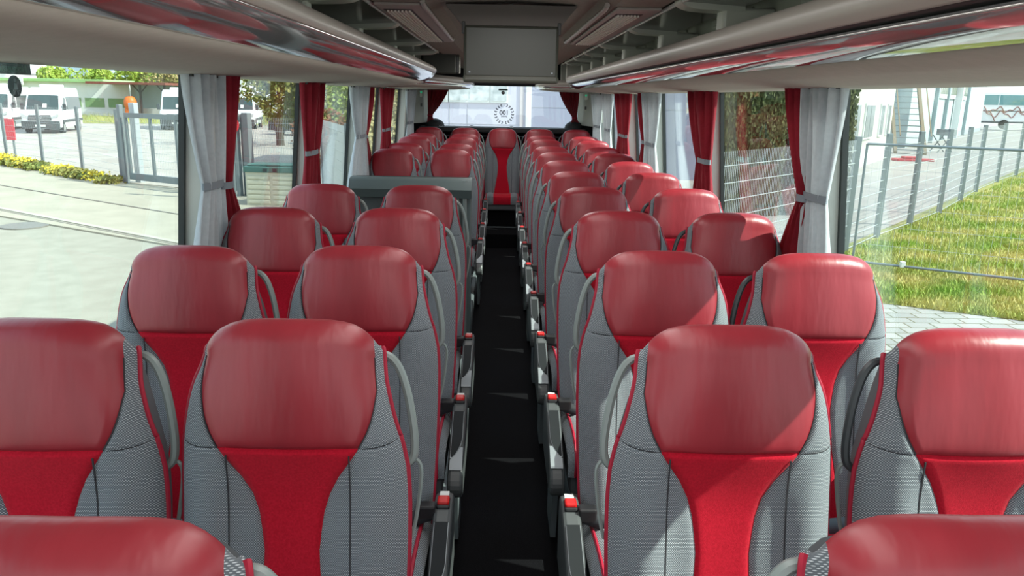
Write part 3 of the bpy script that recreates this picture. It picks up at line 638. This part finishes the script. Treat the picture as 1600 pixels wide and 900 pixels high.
# rear flared rack sections
for s in (-1, 1):
    t = thing('rear_luggage_rack', '%s rear rack section flaring inward above the rear seats' % ('left' if s < 0 else 'right'), 'luggage rack', (0, 0, 0))
    ya, yb = (7.0, 10.6) if s < 0 else (8.95, 10.6)
    def xin(y): 
        f = sst((y-ya)/(9.5-ya)) if s < 0 else sst((y-ya)/.8)
        return -(.74-.36*f) if s < 0 else (.80-.37*f)
    ys = lin(ya, yb, 14); X = XL if s < 0 else XR
    loft(lambda y: [(X, 1.812), (xin(y)+s*.25, 1.823), (xin(y)+s*.06, 1.84)], ys, 'soffit_panel', HEADL, t, .012)
    loft(lambda y: [(xin(y)+s*.06, 1.84), (xin(y)+s*.02, 1.855), (xin(y), 1.875)], ys, 'glossy_strip', GLOSSM, t, .008)
    loft(lambda y: [(xin(y), 1.875), (xin(y), 1.905), (xin(y)+s*.04, 1.935), (xin(y)+s*.3, 1.94)], ys, 'rounded_lip', RACKM, t, .008)
    MB().box(min(s*1.0, s*1.03), max(s*1.0, s*1.03), ya, yb, 1.94, 2.3).build('back_panel', BINB, t)
    if s > 0:
        for y in (9.2, 10.0): MB().box(.72, 1.0, y-.05, y+.05, 1.94, 2.16, .012).build('divider_post', POSTM, t)
t = thing('bin_cover_panel', 'olive grey upright panel with black rim at the end of the left rack', 'panel', (-.585, 7.25, 1.95))
MB().box(-.17, .175, 0, .03, -.02, .225, .02).build('black_rim', GROOVE, t); MB().box(-.16, .15, -.015, .012, -.02, .205, .015).build('face', MONM, t)
MB().box(-.4, .16, .03, .5, 0.0, .2).build('housing', BINB, t)
# air grilles and light strips in the ceiling
for s, xs, tx in ((-1, (-.525, -.425), -.352), (1, (.462, .556), .386)):
    sd = 'left' if s < 0 else 'right'
    t = thing('ceiling_air_grille', 'slatted air grille with raised edge in the ceiling, %s of the monitor' % sd, 'air vent', ((xs[0]+xs[1])/2, 4.4, 2.10), 0, 'ceiling air grilles')
    w2 = (xs[1]-xs[0])/2
    MB().box(-w2-.03, w2+.06*1, -1.1, 1.05, -.012, .0, .004).build('frame', CEILP, t)
    for k in range(7): x = -w2+.004+(2*w2-.008)*k/6; MB().box(x-.0036, x+.0036, -.92, .95, -.021, -.013).build('slat', mat('slat_pale', (.85, .78, .72), .5), t)
    MB().box(-w2-.01, w2+.01, -.95, .98, -.0135, -.0115).build('grille_backing', BLACKP, t)
    t2 = thing('ceiling_edge_tube', 'thin rounded ceiling edge tube beside the %s air grille' % sd, 'ceiling trim', (tx, 4.3, 2.09), 0, 'ceiling edge tubes')
    MB().tube([(0, -1.05, .01), (0, -.98, 0), (0, .95, 0), (0, 1.02, .01)], .011, 10).build('tube_body', mat('tube_pale', (.42, .38, .35), .4), t2, True)
# ------------------------------------------------------------------ monitor
t = thing('ceiling_monitor', 'folded-down ceiling monitor seen from behind, over the aisle', 'monitor', (.008, 3.5, 2.12))
MB().box(-.206, .206, -.012, .045, -.305, -.085, .012).build('housing', MONM, t)
MB().box(-.21, .21, -.02, .055, -.325, -.293, .012).build('bottom_edge', mat('monitor_edge', (.09, .09, .072), .35), t)
MB().prism([(-.285, .0), (.285, .0), (.25, -.04), (.215, -.085), (-.215, -.085), (-.25, -.04)], 1, .0, .16).build('ceiling_mount', mat('mount_brown', (.12, .10, .09), .6), t)
MB().box(-.215, -.200, -.005, .03, -.12, -.07, .003).box(.200, .215, -.005, .03, -.12, -.07, .003).build('hinge', GROOVE, t)
for x in (-.18, .18): MB().disc((x, -.014, -.28), .004, 1, .004, 10).build('screw', SILVER, t)
# ------------------------------------------------------------------ curtains
def curtain(label, s, y_top, y_tie, zt, y_bot, m, xin=1.12, group=None, ztop=1.80, zbot=.86, nf=6):
    """y_* are (near, far) extents along the wall"""
    X = s*xin; t = thing('curtain', label, 'curtain', (X, (y_top[0]+y_top[1])/2, zbot), 0, group); yc = (y_top[0]+y_top[1])/2
    rows = []; n = nf*10
    for i in range(33):
        z = ztop+(zbot-ztop)*i/32
        if z > zt: f = ((ztop-z)/(ztop-zt)); g = f**1.6*(1 if f > 0 else 0); a = y_top[0]+(y_tie[0]-y_top[0])*g; b2 = y_top[1]+(y_tie[1]-y_top[1])*g; am = .026-.012*f
        else: f = (zt-z)/(zt-zbot); g = 1-(1-f)**1.7; a = y_tie[0]+(y_bot[0]-y_tie[0])*g; b2 = y_tie[1]+(y_bot[1]-y_tie[1])*g; am = .012+.012*f
        r = []
        for k in range(n+1):
            u = k/n; r.append((s*.055*(1.7-z)+s*am*(math.sin(2*PI*nf*u+.6*math.sin(z*5))+.35*math.sin(2*PI*nf*1.7*u+2+z*2)), a+(b2-a)*u-yc+.006*math.sin(9*z+u*20), z-zbot))
        rows.append(r)
    c = MB().grid(rows).build('cloth', m, t, True); solid(c, .003)
    za = zt-zbot; hw = (y_tie[1]-y_tie[0])/2+.012; ym = (y_tie[0]+y_tie[1])/2-yc
    MB().grid([[(s*.055*(1.7-zt)+.022*math.sin(a*PI/8), ym+hw*math.cos(a*PI/8), z) for a in range(16)] for z in (za-.014, za+.014)], True).build('tie_band', BAND, t, True)
    MB().box(-.012, .012, (y_top[0]-yc), (y_top[1]-yc), ztop-zbot-.015, ztop-zbot-.002).build('curtain_track', GROOVE, t)
    return t
GL_, GR_ = 'curtains along the left windows', 'curtains along the right windows'
curtain('grey tied curtain, nearest on the left window side', -1, (2.81, 3.10), (2.93, 3.11), 1.385, (2.80, 3.16), GREYC, 1.13, GL_, nf=5)
curtain('red tied curtain hanging behind the nearest left grey curtain', -1, (3.10, 3.24), (3.10, 3.18), 1.37, (3.16, 3.44), REDC, 1.12, GL_, nf=3)
curtain('red tied curtain by the second left pillar', -1, (4.42, 4.80), (4.47, 4.72), 1.40, (4.40, 4.80), REDC, 1.12, GL_, nf=5)
curtain('grey tied curtain beyond the second left pillar, before the partition end', -1, (5.86, 6.45), (6.05, 6.42), 1.415, (5.75, 6.60), GREYC, 1.12, GL_, nf=6)
curtain('red curtain tucked behind the middle left grey curtain', -1, (6.46, 6.78), (6.36, 6.52), 1.40, (6.55, 7.0), REDC, 1.125, GL_, nf=4)
curtain('red tied curtain by the fourth left pillar', -1, (7.36, 7.95), (7.42, 7.85), 1.41, (7.36, 8.0), REDC, 1.12, GL_, nf=6)
curtain('grey tied curtain at the rear left corner', -1, (9.15, 9.85), (9.25, 9.8), 1.42, (9.1, 9.9), GREYC, 1.10, GL_, nf=6)
curtain('grey tied curtain, nearest on the right window side', 1, (2.70, 2.99), (2.77, 2.96), 1.395, (2.70, 2.96), GREYC, 1.13, GR_, nf=5)
curtain('dark red curtain hanging behind the nearest right grey curtain', 1, (2.99, 3.13), (2.92, 2.98), 1.38, (2.99, 3.24), REDC, 1.12, GR_, nf=3)
curtain('red tied curtain by the second right pillar', 1, (4.33, 4.80), (4.36, 4.60), 1.40, (4.28, 4.72), REDC, 1.13, GR_, nf=5)
curtain('grey tied curtain by the third right pillar', 1, (5.84, 6.38), (5.95, 6.3), 1.40, (5.80, 6.4), GREYC, 1.13, GR_, nf=6)
curtain('dark red curtain behind the third right pillar curtain', 1, (6.39, 6.62), (6.3, 6.45), 1.40, (6.42, 6.75), REDC, 1.135, GR_, nf=4)
curtain('red tied curtain by the fourth right pillar', 1, (7.15, 7.88), (7.25, 7.75), 1.40, (7.1, 7.95), REDC, 1.13, GR_, nf=6)
curtain('grey tied curtain at the rear right corner, nearer half', 1, (8.30, 8.85), (8.4, 8.75), 1.41, (8.3, 8.9), GREYC, 1.13, GR_, nf=5)
curtain('grey tied curtain at the rear right corner, further half', 1, (8.95, 9.75), (9.1, 9.65), 1.42, (8.95, 9.8), GREYC, 1.11, GR_, nf=6)
def rear_curtain(label, xa, xb, xta, xtb, xba, xbb):
    t = thing('curtain', label, 'curtain', ((xa+xb)/2, 10.45, 1.22), 0, 'red curtains at the rear window'); xc = (xa+xb)/2; rows = []; ztop, zt, zb = 1.88, 1.49, 1.24
    for i in range(25):
        z = ztop+(zb-ztop)*i/24
        if z > zt: f = (ztop-z)/(ztop-zt); g = f**1.5; a = xa+(xta-xa)*g; b2 = xb+(xtb-xb)*g
        else: f = (zt-z)/(zt-zb); a = xta+(xba-xta)*f; b2 = xtb+(xbb-xtb)*f
        rows.append([(a+(b2-a)*k/60-xc, .014*math.sin(2*PI*7*k/60), z-1.22) for k in range(61)])
    solid(MB().grid(rows).build('cloth', REDC, t, True), .003)
    xm = (xta+xtb)/2-xc; hw = abs(xtb-xta)/2+.01
    MB().grid([[(xm+hw*math.cos(a*PI/8), .022*math.sin(a*PI/8), z) for a in range(16)] for z in (zt-1.235, zt-1.215)], True).build('tie_band', REDC, t, True)
rear_curtain('red tied curtain at the left edge of the rear window', -.99, -.70, -.985, -.93, -1.02, -.86)
rear_curtain('red tied curtain at the right edge of the rear window', .73, 1.01, .93, .985, .86, 1.10)
# corner lights
for s in (-1, 1):
    t = thing('corner_call_panel', 'small button panel with green light on the %s rear corner pillar' % ('left' if s < 0 else 'right'), 'control panel', (s*1.04+.01, 9.98, 1.76), s*-.35, 'rear corner panels')
    MB().box(-.022, .022, -.006, .006, -.04, .04, .003).build('plate', POSTM, t)
    MB().disc((0, -.009, .015), .012, 1, .006, 14).build('indicator', mat('green_indicator', (.02, .45, .22), .4, emit=.4), t)
    MB().box(-.012, .012, -.012, -.004, -.16, -.12, .003).build('switch', GROOVE, t)
# ------------------------------------------------------------------ window stickers
def text(s, size, m, parent, loc, rot, ext=.0006, al='CENTER'):
    c = bpy.data.curves.new('lettering', 'FONT'); c.body = s; c.size = size; c.extrude = ext; c.offset = size*.02; c.align_x = al; c.align_y = 'CENTER'
    co = bpy.data.objects.new('lettering_curve', c); COL.objects.link(co); bpy.context.view_layer.update()
    me = bpy.data.meshes.new_from_object(co); bpy.data.objects.remove(co); me.name = 'lettering'
    o = bpy.data.objects.new('lettering', me); COL.objects.link(o); me.materials.clear(); me.materials.append(m); o.parent = parent; o.location = loc; o.rotation_euler = rot
    return o
STG = mat('sticker_green', (.02, .06, .045), .6); STT = mat('sticker_letter', (.06, .16, .11), .6); STB = mat('sticker_black', (.02, .03, .04), .5); STL = mat('sticker_pictogram', (.25, .30, .33), .6)
xg = XL-.026
t = thing('exit_sticker', 'dark green emergency exit strip sticker on the first left window', 'sticker', (xg, 1.96, 1.780))
MB().box(-.001, .001, -.12, .062, -.0135, .0135).build('film', STG, t)
o = text('Notausstieg', .026, STT, t, (.0025, -.02, 0), (PI/2, 0, PI/2)); o.scale = (-1, 1, 1)
t = thing('belt_sticker', 'round black fasten-seat-belt sticker on the first left window', 'sticker', (xg, 1.95, 1.738))
MB().disc((0, 0, 0), .026, 0, .002, 32).build('film', STB, t)
pg = MB().disc((.002, 0, .014), .0045, 0, .001, 14).prism([(-.004, .008), (.004, .008), (.008, -.006), (.004, -.008), (-.004, -.008), (-.008, -.006)], 0, .0015, .0025)
pg.tube([(.002, -.012, -.010), (.002, -.004, -.011), (.002, -.007, -.019)], .0012, 5).tube([(.002, .012, -.010), (.002, .004, -.011), (.002, .007, -.019)], .0012, 5).build('pictogram', STL, t)
# rear window stickers: wreath with mirrored 100 JAHRE (applied to be read from outside)
t = thing('anniversary_sticker', 'laurel wreath sticker around a mirrored 100 on the rear window', 'sticker', (.022, 10.708, 1.513))
b = MB(); DKS = mat('sticker_dark', (.05, .05, .06), .6)
for s in (-1, 1):
    for k in range(9):
        a = math.radians(-78+148*k/8); R = .118
        for io in (-1, 1):
            c = Vector((s*math.cos(a)*(R+io*.009), 0, math.sin(a)*(R+io*.009))); d = Vector((-s*math.sin(a), 0, math.cos(a)))+Vector((s*math.cos(a), 0, math.sin(a)))*io*.8; d.normalize(); n_ = Vector((d.z, 0, -d.x))
            b.add([c-d*.013, c+n_*.0085, c+d*.016, c-n_*.0085], [(0, 1, 2, 3)])
solid(b.build('wreath', DKS, t), .001)
o = text('100', .085, DKS, t, (0, -.001, .016), (PI/2, 0, 0)); o.scale = (-1, 1, 1)
o = text('JAHRE', .030, DKS, t, (0, -.001, -.032), (PI/2, 0, 0)); o.scale = (-1, 1, 1)
t = thing('exit_sticker', 'small dark bar sticker at the top of the rear window', 'sticker', (.005, 10.708, 1.832)); MB().box(-.062, .062, -.001, .001, -.010, .010).build('film', STG, t)
t = thing('belt_sticker', 'small round dark sticker under the bar on the rear window', 'sticker', (.005, 10.708, 1.792)); MB().disc((0, 0, 0), .024, 1, .002, 24).build('film', STB, t); MB().box(-.004, .004, -.003, -.001, -.010, .012).build('pictogram', STL, t)
# ================================================================== SEATS
WH = [(.30, .216), (.40, .222), (.55, .230), (.70, .234), (.80, .234), (.87, .229), (.92, .217), (.97, .201), (1.02, .190), (1.06, .184), (1.10, .181), (1.14, .178)]
WP = [(.30, .216), (.40, .222), (.55, .230), (.70, .233), (.85, .232), (.92, .228), (.98, .218), (1.03, .208), (1.07, .200), (1.10, .191), (1.14, .181)]
EZ = [(.30, .100), (.38, .100), (.48, .082), (.60, .062), (.70, .055), (.78, .064), (.84, .083), (.88, .108), (.91, .130), (.935, .144), (.965, .160), (1.0, .169), (1.05, .174), (1.10, .174), (1.14, .170)]
ZC, RR, ZH = 1.125, .050, .928
TAN = .19
def seatF(hs, u, z, a=0.0):
    side = u*hs > 0; w_ = smoothk(WH if side else WP, z); au = abs(u)
    h = sst((z-.80)/.16)
    low = -.012-.026*math.exp(-((au-.70)/.17)**2)+.006*math.exp(-(au/.4)**2)
    hd = -.020-.030*(1-au*au)-.008*math.sin(max(0, min(1, (z-.9)/.25))*PI)
    e = max(0, (au-.76)/.24); ed = .055*(1-math.sqrt(max(0, 1-min(1, e)**2)))
    x = u*w_; y = -(1.18-z)*TAN+low*(1-h)+hd*h+ed
    E_ = min(smoothk(EZ, z), w_*.93); dx = au*w_-E_
    gr = .007*math.exp(-(dx/.005)**2)
    if au*w_ < E_+.001: gr = max(gr, .007*math.exp(-((z-ZH)/.005)**2))
    else: gr = max(gr, .003*math.exp(-((z-ZH)/.003)**2))
    drop = .034*au**3.0*sst((z-1.0)/.125)
    y += gr*(1-min(1, a)); zz = z-drop
    if a: x *= 1-.10*(a/2.6)**2; zz += RR*math.sin(a)*(1-.70*au**9); y += RR*(1-math.cos(a))*(1-.75*au**8)
    return (x, y, zz)
def ub(hs, sgn, z):
    w_ = smoothk(WH if sgn*hs > 0 else WP, z); return min(smoothk(EZ, z)/w_, .93)*sgn
def csp(a, b2, n): return [a+(b2-a)*(.5-.5*math.cos(PI*k/n)) for k in range(n+1)]
ZL = lin(.31, .903, 15)+[.911, .917, .921, .9245, .928]
ZU = [.928, .9315, .935, .94, .948]+lin(.96, ZC, 8)
AU = lin(0, 2.95, 10)[1:]
def make_seat(hs, aisle, belt=True):
    """hs: +1 grab handle on +x side"""
    root = thing('passenger_chair', '', 'seat')
    stn = [(z, 0) for z in ZU]+[(ZC, a) for a in AU]
    MB().grid([[seatF(hs, u, z, a) for u in csp(ub(hs, -1, z), ub(hs, 1, z), 18)] for z, a in stn]).build('headrest', LEATHER, root, True)
    MB().grid([[seatF(hs, u, z) for u in csp(ub(hs, -1, z), ub(hs, 1, z), 14)] for z in ZL]).build('backrest_insert', VELVET, root, True)
    full = [(z, 0) for z in ZL]+stn[1:]
    for sg in (-1, 1):
        MB().grid([[seatF(hs, u, z, a) for u in csp(ub(hs, sg, z), sg, 16)] for z, a in full]).build('side_bolster', FABRIC, root, True)
    # rear shell
    rows = []
    for z in lin(.28, 1.095, 16):
        zz = min(z, 1.14); wl, wr = smoothk(WH if -hs > 0 else WP, zz), smoothk(WH if hs > 0 else WP, zz); k = 1-.08*sst((z-1.02)/.08)
        r = []
        for i in range(13):
            a = PI*i/12; c = -math.cos(a); ww = (wr if c > 0 else wl)*k; r.append((ww*(abs(c)**.35)*(1 if c > 0 else -1)*.985, -(1.18-z)*TAN+.035+.075*math.sin(a)**.4, z-.045*abs(c)**3*sst((z-.97)/.12)))
        rows.append(r)
    sh = MB().grid(rows); sh.add(rows[-1], [tuple(range(13))]); sh.build('backrest_shell', SHELL, root, True)
    # piping round the outline
    pp = [seatF(hs, -1, z, a) for z, a in full][:-6]; pq = [seatF(hs, 1, z, a) for z, a in full][:-6]
    for p, sx in ((pp, -1), (pq, 1)): MB().tube([(x+sx*.001, y-.002, z) for x, y, z in p], .0058, 7).build('piping', PIPING, root, True)
    st = MB(); off = .0018
    for sg in (-1, 1):
        st.tube([(x, y-off, z) for x, y, z in (seatF(hs, ub(hs, sg, z_), z_) for z_ in ZU)], .0016, 4)
        pts = []
        for z in lin(.34, .915, 14):
            w_ = smoothk(WH if sg*hs > 0 else WP, z); x, y, zz = seatF(hs, sg*.122/w_, z); pts.append((x, y-.0005, zz))
        st.tube(pts, .0019, 4)
        st.tube([(x, y-.0005, z) for x, y, z in (seatF(hs, u, ZH) for u in lin(ub(hs, sg, ZH), sg*.985, 8))], .0012, 4)
    st.build('seam', STITCH, root)
    # cushion: rises toward the front, rolls over the front edge
    def cu(u, k):
        path = [(-.12, .345), (-.20, .365), (-.32, .385), (-.44, .395), (-.53, .390), (-.575, .368), (-.590, .33), (-.585, .28)]
        yy, zz = path[k]; w_ = .222; e = max(0, (abs(u)-.72)/.28); dz = .05*(1-math.sqrt(max(0, 1-min(1, e)**2)))
        return (u*w_, yy+(dz*.5 if k > 4 else 0), zz-(dz if k < 6 else dz*.2)+.012*math.exp(-((abs(u)-.7)/.2)**2)*(k < 6))
    for u0, u1, m, nm in ((-1, -.48, FABRIC, 'cushion_side'), (-.48, .48, VELVET, 'cushion_centre'), (.48, 1, FABRIC, 'cushion_side')):
        MB().grid([[cu(u, k) for u in csp(u0, u1, 8)] for k in range(8)]).build(nm, m, root, True)
    for u in (-.88, .88): MB().tube([(x, y-.0, z+.003) for x, y, z in (cu(u, k) for k in range(8))], .006, 6).build('cushion_piping', PIPING, root, True)
    MB().box(-.215, .215, -.57, -.10, .20, .325, .02).build('seat_pan', SHELL, root)
    MB().prism([(-.50, 0), (-.12, 0), (-.16, .21), (-.44, .21)], 0, -.13, .13).build('pedestal', mat('pedestal_dark', (.035, .037, .04), .6), root)
    # grab handle
    x0 = hs; yb = .045
    hp = curve_pts([(.165, 1.085), (.188, 1.082), (.209, 1.058), (.226, 1.01), (.238, .95), (.243, .90), (.238, .868), (.215, .85)], 4)
    MB().tube([(x0*x, -(1.18-z)*TAN+yb+.012, z) for x, z in hp], .0092, 8).build('grab_handle', GREYPL if not (hs < 0 and not aisle) else mat('shaded_handle', (.045, .055, .06), .4), root, True)  # right-hand window and bench seats: shade painted in as a darker handle colour
    hp2 = curve_pts([(.236, .868), (.250, .862), (.257, .845), (.256, .81), (.247, .74), (.238, .70)], 4)
    MB().tube([(x0*x, -(1.18-z)*TAN+yb+.016, z) for x, z in hp2], .0045, 6).build('armrest_edge', GREYPL, root, True)
    # belt
    def strap(pts, wz, m, nm, par):
        rows = [[(x, y-dy, z-wz/2), (x, y, z+wz/2)] for x, y, z, dy in pts]; return solid(MB().grid(rows).build(nm, m, par, True), .003)
    if aisle:
        bl_ = strap([(-hs*.20, -.20, .395, .02), (-hs*.1, -.225, .395, .02), (0, -.235, .39, .02), (hs*.1, -.235, .39, .02), (hs*.17, -.235, .40, .02), (hs*.22, -.225, .415, .02), (hs*.243, -.215, .42, .02)], .042, BELT, 'lap_belt', root)
        MB().box(min(hs*.185, hs*.238), max(hs*.185, hs*.238), -.245, -.205, .395, .44, .006).build('buckle_tongue', BLACKP, bl_)
        # side console
        xa, xb2 = hs*.232, hs*.288; xm, xM = min(xa, xb2), max(xa, xb2)
        pf = curve_pts([(-.12, .20), (-.115, .38), (-.13, .425), (-.20, .432), (-.30, .405), (-.42, .360), (-.52, .315), (-.575, .27), (-.585, .225), (-.55, .195), (-.40, .19), (-.25, .19)], 3)
        c = MB().prism(pf, 0, xm, xM).build('side_console', CONS, root); bv = c.modifiers.new('b', 'BEVEL'); bv.width = .012; bv.segments = 2; bv.limit_method = 'ANGLE'
        top = [(-.285, .413), (-.36, .386), (-.44, .355), (-.485, .335)]
        def strip(fi, fo, m, nm, dz, n=14, t0=0., t1=1.):
            rows = []
            for k in range(n+1):
                t_ = t0+(t1-t0)*k/n; y = -.285-.285*t_; z = lerpk([(-.585, .228), (-.573, .272), (-.545, .302), (-.50, .326), (-.44, .353), (-.36, .385), (-.285, .412)], y)
                rows.append([(hs*(fi(t_)+(fo(t_)-fi(t_))*j/4), y, z+dz) for j in range(5)])
            return solid(MB().grid(rows).build(nm, m, c), .003)
        oc = lambda t_: .279-.036*max(0, (t_-.42)/.36)**2.2
        strip(lambda t_: .2385, lambda t_: min(oc(t_)+.0018, .2815), SILVER, 'inset_frame', .001, t1=.775); strip(lambda t_: .2402, oc, CONSD, 'dark_inset', .0035, t1=.76)
        strip(lambda t_: .2385 if t_ > .78 else oc(t_)+.004, lambda t_: .284, SILVER, 'recline_lever', .003, t0=.62, t1=.93)
        MB().box(xm+.010, xM-.010, -.222, -.180, .425, .446, .006).build('red_button', BUTTON, c)
        MB().box(xm+.008, xM-.008, -.232, -.172, .420, .436, .006).build('buckle_body', BLACKP, c)
        MB().box(xm+.014, xM-.014, -.165, -.135, .4285, .4325).build('pictogram_label', WHITEL, c)
        MB().prism([(-.36, -.1), (-.16, -.1), (-.14, .2), (-.42, .2)], 0, min(hs*.24, hs*.262), max(hs*.24, hs*.262)).build('console_foot', PODIUM, root)
    elif belt:
        strap([(-hs*.20, -.20, .395, .02), (-hs*.1, -.225, .395, .02), (0, -.235, .39, .02), (hs*.1, -.235, .39, .02), (hs*.2, -.22, .395, .02), (hs*.26, -.20, .39, .02)], .045, BELTL, 'lap_belt', root)
    return root
protos = {}
def place(hs, aisle, x, y, z, label, group, belt=True):
    k = (hs, aisle, belt)
    if k not in protos: o = protos[k] = make_seat(hs, aisle, belt)
    else: o = copy_tree(protos[k])
    o.location = (x, y, z); o['label'] = label; o['group'] = group; return o
ORD = ['nearest', 'second', 'third', 'fourth', 'fifth', 'sixth', 'seventh', 'eighth', 'ninth', 'tenth', 'eleventh']
# (x, y) of headrest top per row
RAs = [(.500, .76), (.437, 1.50), (.452, 2.28), (.452, 3.12), (.450, 3.98), (.450, 4.84), (.448, 5.69), (.447, 6.53), (.447, 7.34), (.447, 8.15), (.447, 8.97)]
RWs = [(1.00, .76), (.955, 1.50), (.935, 2.28), (.925, 3.12), (.935, 3.98), (.925, 4.84), (.925, 5.69), (.93, 6.53), (.935, 7.34), (.94, 8.15), (.94, 8.97)]
LAs = {0: (-.49, .74), 1: (-.450, 1.50), 2: (-.449, 2.29), 3: (-.440, 3.10), 4: (-.438, 3.93), 7: (-.447, 6.68), 8: (-.447, 7.50), 9: (-.447, 8.33), 10: (-.447, 9.15)}
LWs = {0: (-.98, .74), 1: (-.945, 1.48), 2: (-.945, 2.25), 3: (-.935, 3.07), 4: (-.932, 3.92), 7: (-.94, 6.65), 8: (-.94, 7.50), 9: (-.94, 8.33), 10: (-.94, 9.15)}
for i in range(11):
    zo = .0 if i < 9 else .02
    last = i == 10
    extra = {0: ', headrest top only'}.get(i, '')
    ro = 'last row before the rear bench' if last else ORD[i]+' row'
    place(-1, True, *RAs[i], PZ+zo, 'red and grey seat, aisle side right of the aisle, %s%s' % (ro, extra), 'aisle seats right of the aisle')
    sun = ', sunlit' if i not in (0, 3, 5) else (', half shaded' if i else '')
    if i > 0: place(-1, False, *RWs[i], PZ+zo, 'red and grey seat by the right windows%s, %s' % (sun, ro), 'window seats by the right windows')
    if i in LAs:
        nm = {7: 'first row behind the partition', 8: 'second row behind the partition', 9: 'third row behind the partition', 4: 'fifth row, before the partition'}.get(i, ro)
        place(1, True, *LAs[i], PZ+zo, 'red and grey seat, aisle side left of the aisle, %s%s' % (nm, extra), 'aisle seats left of the aisle')
        if i > 0: place(1, False, *LWs[i], PZ+zo, 'red and grey seat by the left windows, %s' % nm, 'window seats by the left windows')
YB = 10.0; ZB = PZ+.055
for x, hs, lab in ((-.94, 1, 'leftmost'), (-.475, 1, 'second from left'), (.00, 1, 'centre, facing the aisle'), (.470, -1, 'second from right'), (.94, -1, 'rightmost, sunlit')):
    o = place(hs, False, x+.006, YB, ZB, 'red and grey seat of the rear bench row, %s' % lab, 'rear bench seats', False)
# dark bench base under the centre rear seat
t = thing('bench_base', 'black carpeted box under the centre rear seat', 'seat base', (.02, 9.7, .16))
MB().box(-.235, .235, -.22, .9, 0, .205, .01).build('box_body', CARPET, t)
MB().box(-.235, .235, -.235, -.22, .0, .012).build('base_strip', PODIUM, t)
# ------------------------------------------------------------------ partition at the rear door
PGR = mat('partition_grey', (.12, .155, .155), .4); PGD = noisy('partition_speckled', (.07, .085, .09), (.13, .15, .155), 300, .5, .4, 300)
t = thing('door_partition', 'grey-green partition panel with tubular handrail behind the fifth left row', 'partition', (-.6, 4.95, PZ))
MB().prism([(-.385, 1.075), (-.365, 1.10), (.375, 1.10), (.385, 1.09), (.385, .0), (-.385, .0)], 1, .10, .135).build('back_panel', PGR, t)
MB().prism([(-.05, 1.035), (-.02, 1.085), (.02, 1.10), (.125, 1.10), (.125, .99), (-.02, .98)], 0, -.39, .39).build('top_ledge', PGR, t, True)
b = MB().box(-.36, .27, .07, .105, .70, .975, .012); b.build('speckled_panel', PGD, t)
MB().box(-.37, .28, .06, .10, .60, .68, .01).build('panel_rim', PGR, t)
MB().box(.24, .385, .03, .14, 0, 1.095, .015).build('corner_post', PGR, t)
MB().tube([(.345, .0, .0), (.345, .0, 1.04), (.345, .0, 1.075)], .014, 12).build('handrail', GREYPL, t, True)
MB().tube([(.30, .01, .3), (.30, .01, 1.02), (.30, .03, 1.07)], .010, 10).build('handrail', GREYPL, t, True)
MB().tube([(.345, .0, 1.03), (.345, .0, 1.09)], .021, 12).build('rail_cap', GREYPL, t, True)
# stairwell box behind partition
t = thing('stairwell_cover', 'low grey cover of the stairwell behind the partition', 'cover', (-.7, 5.75, PZ))
MB().box(-.46, .44, -.60, .26, 0, .60, .02).build('cover_body', PGR, t)
MB().box(-.43, .40, -.57, .23, .60, .62, .008).build('cover_lid', PGD, t)
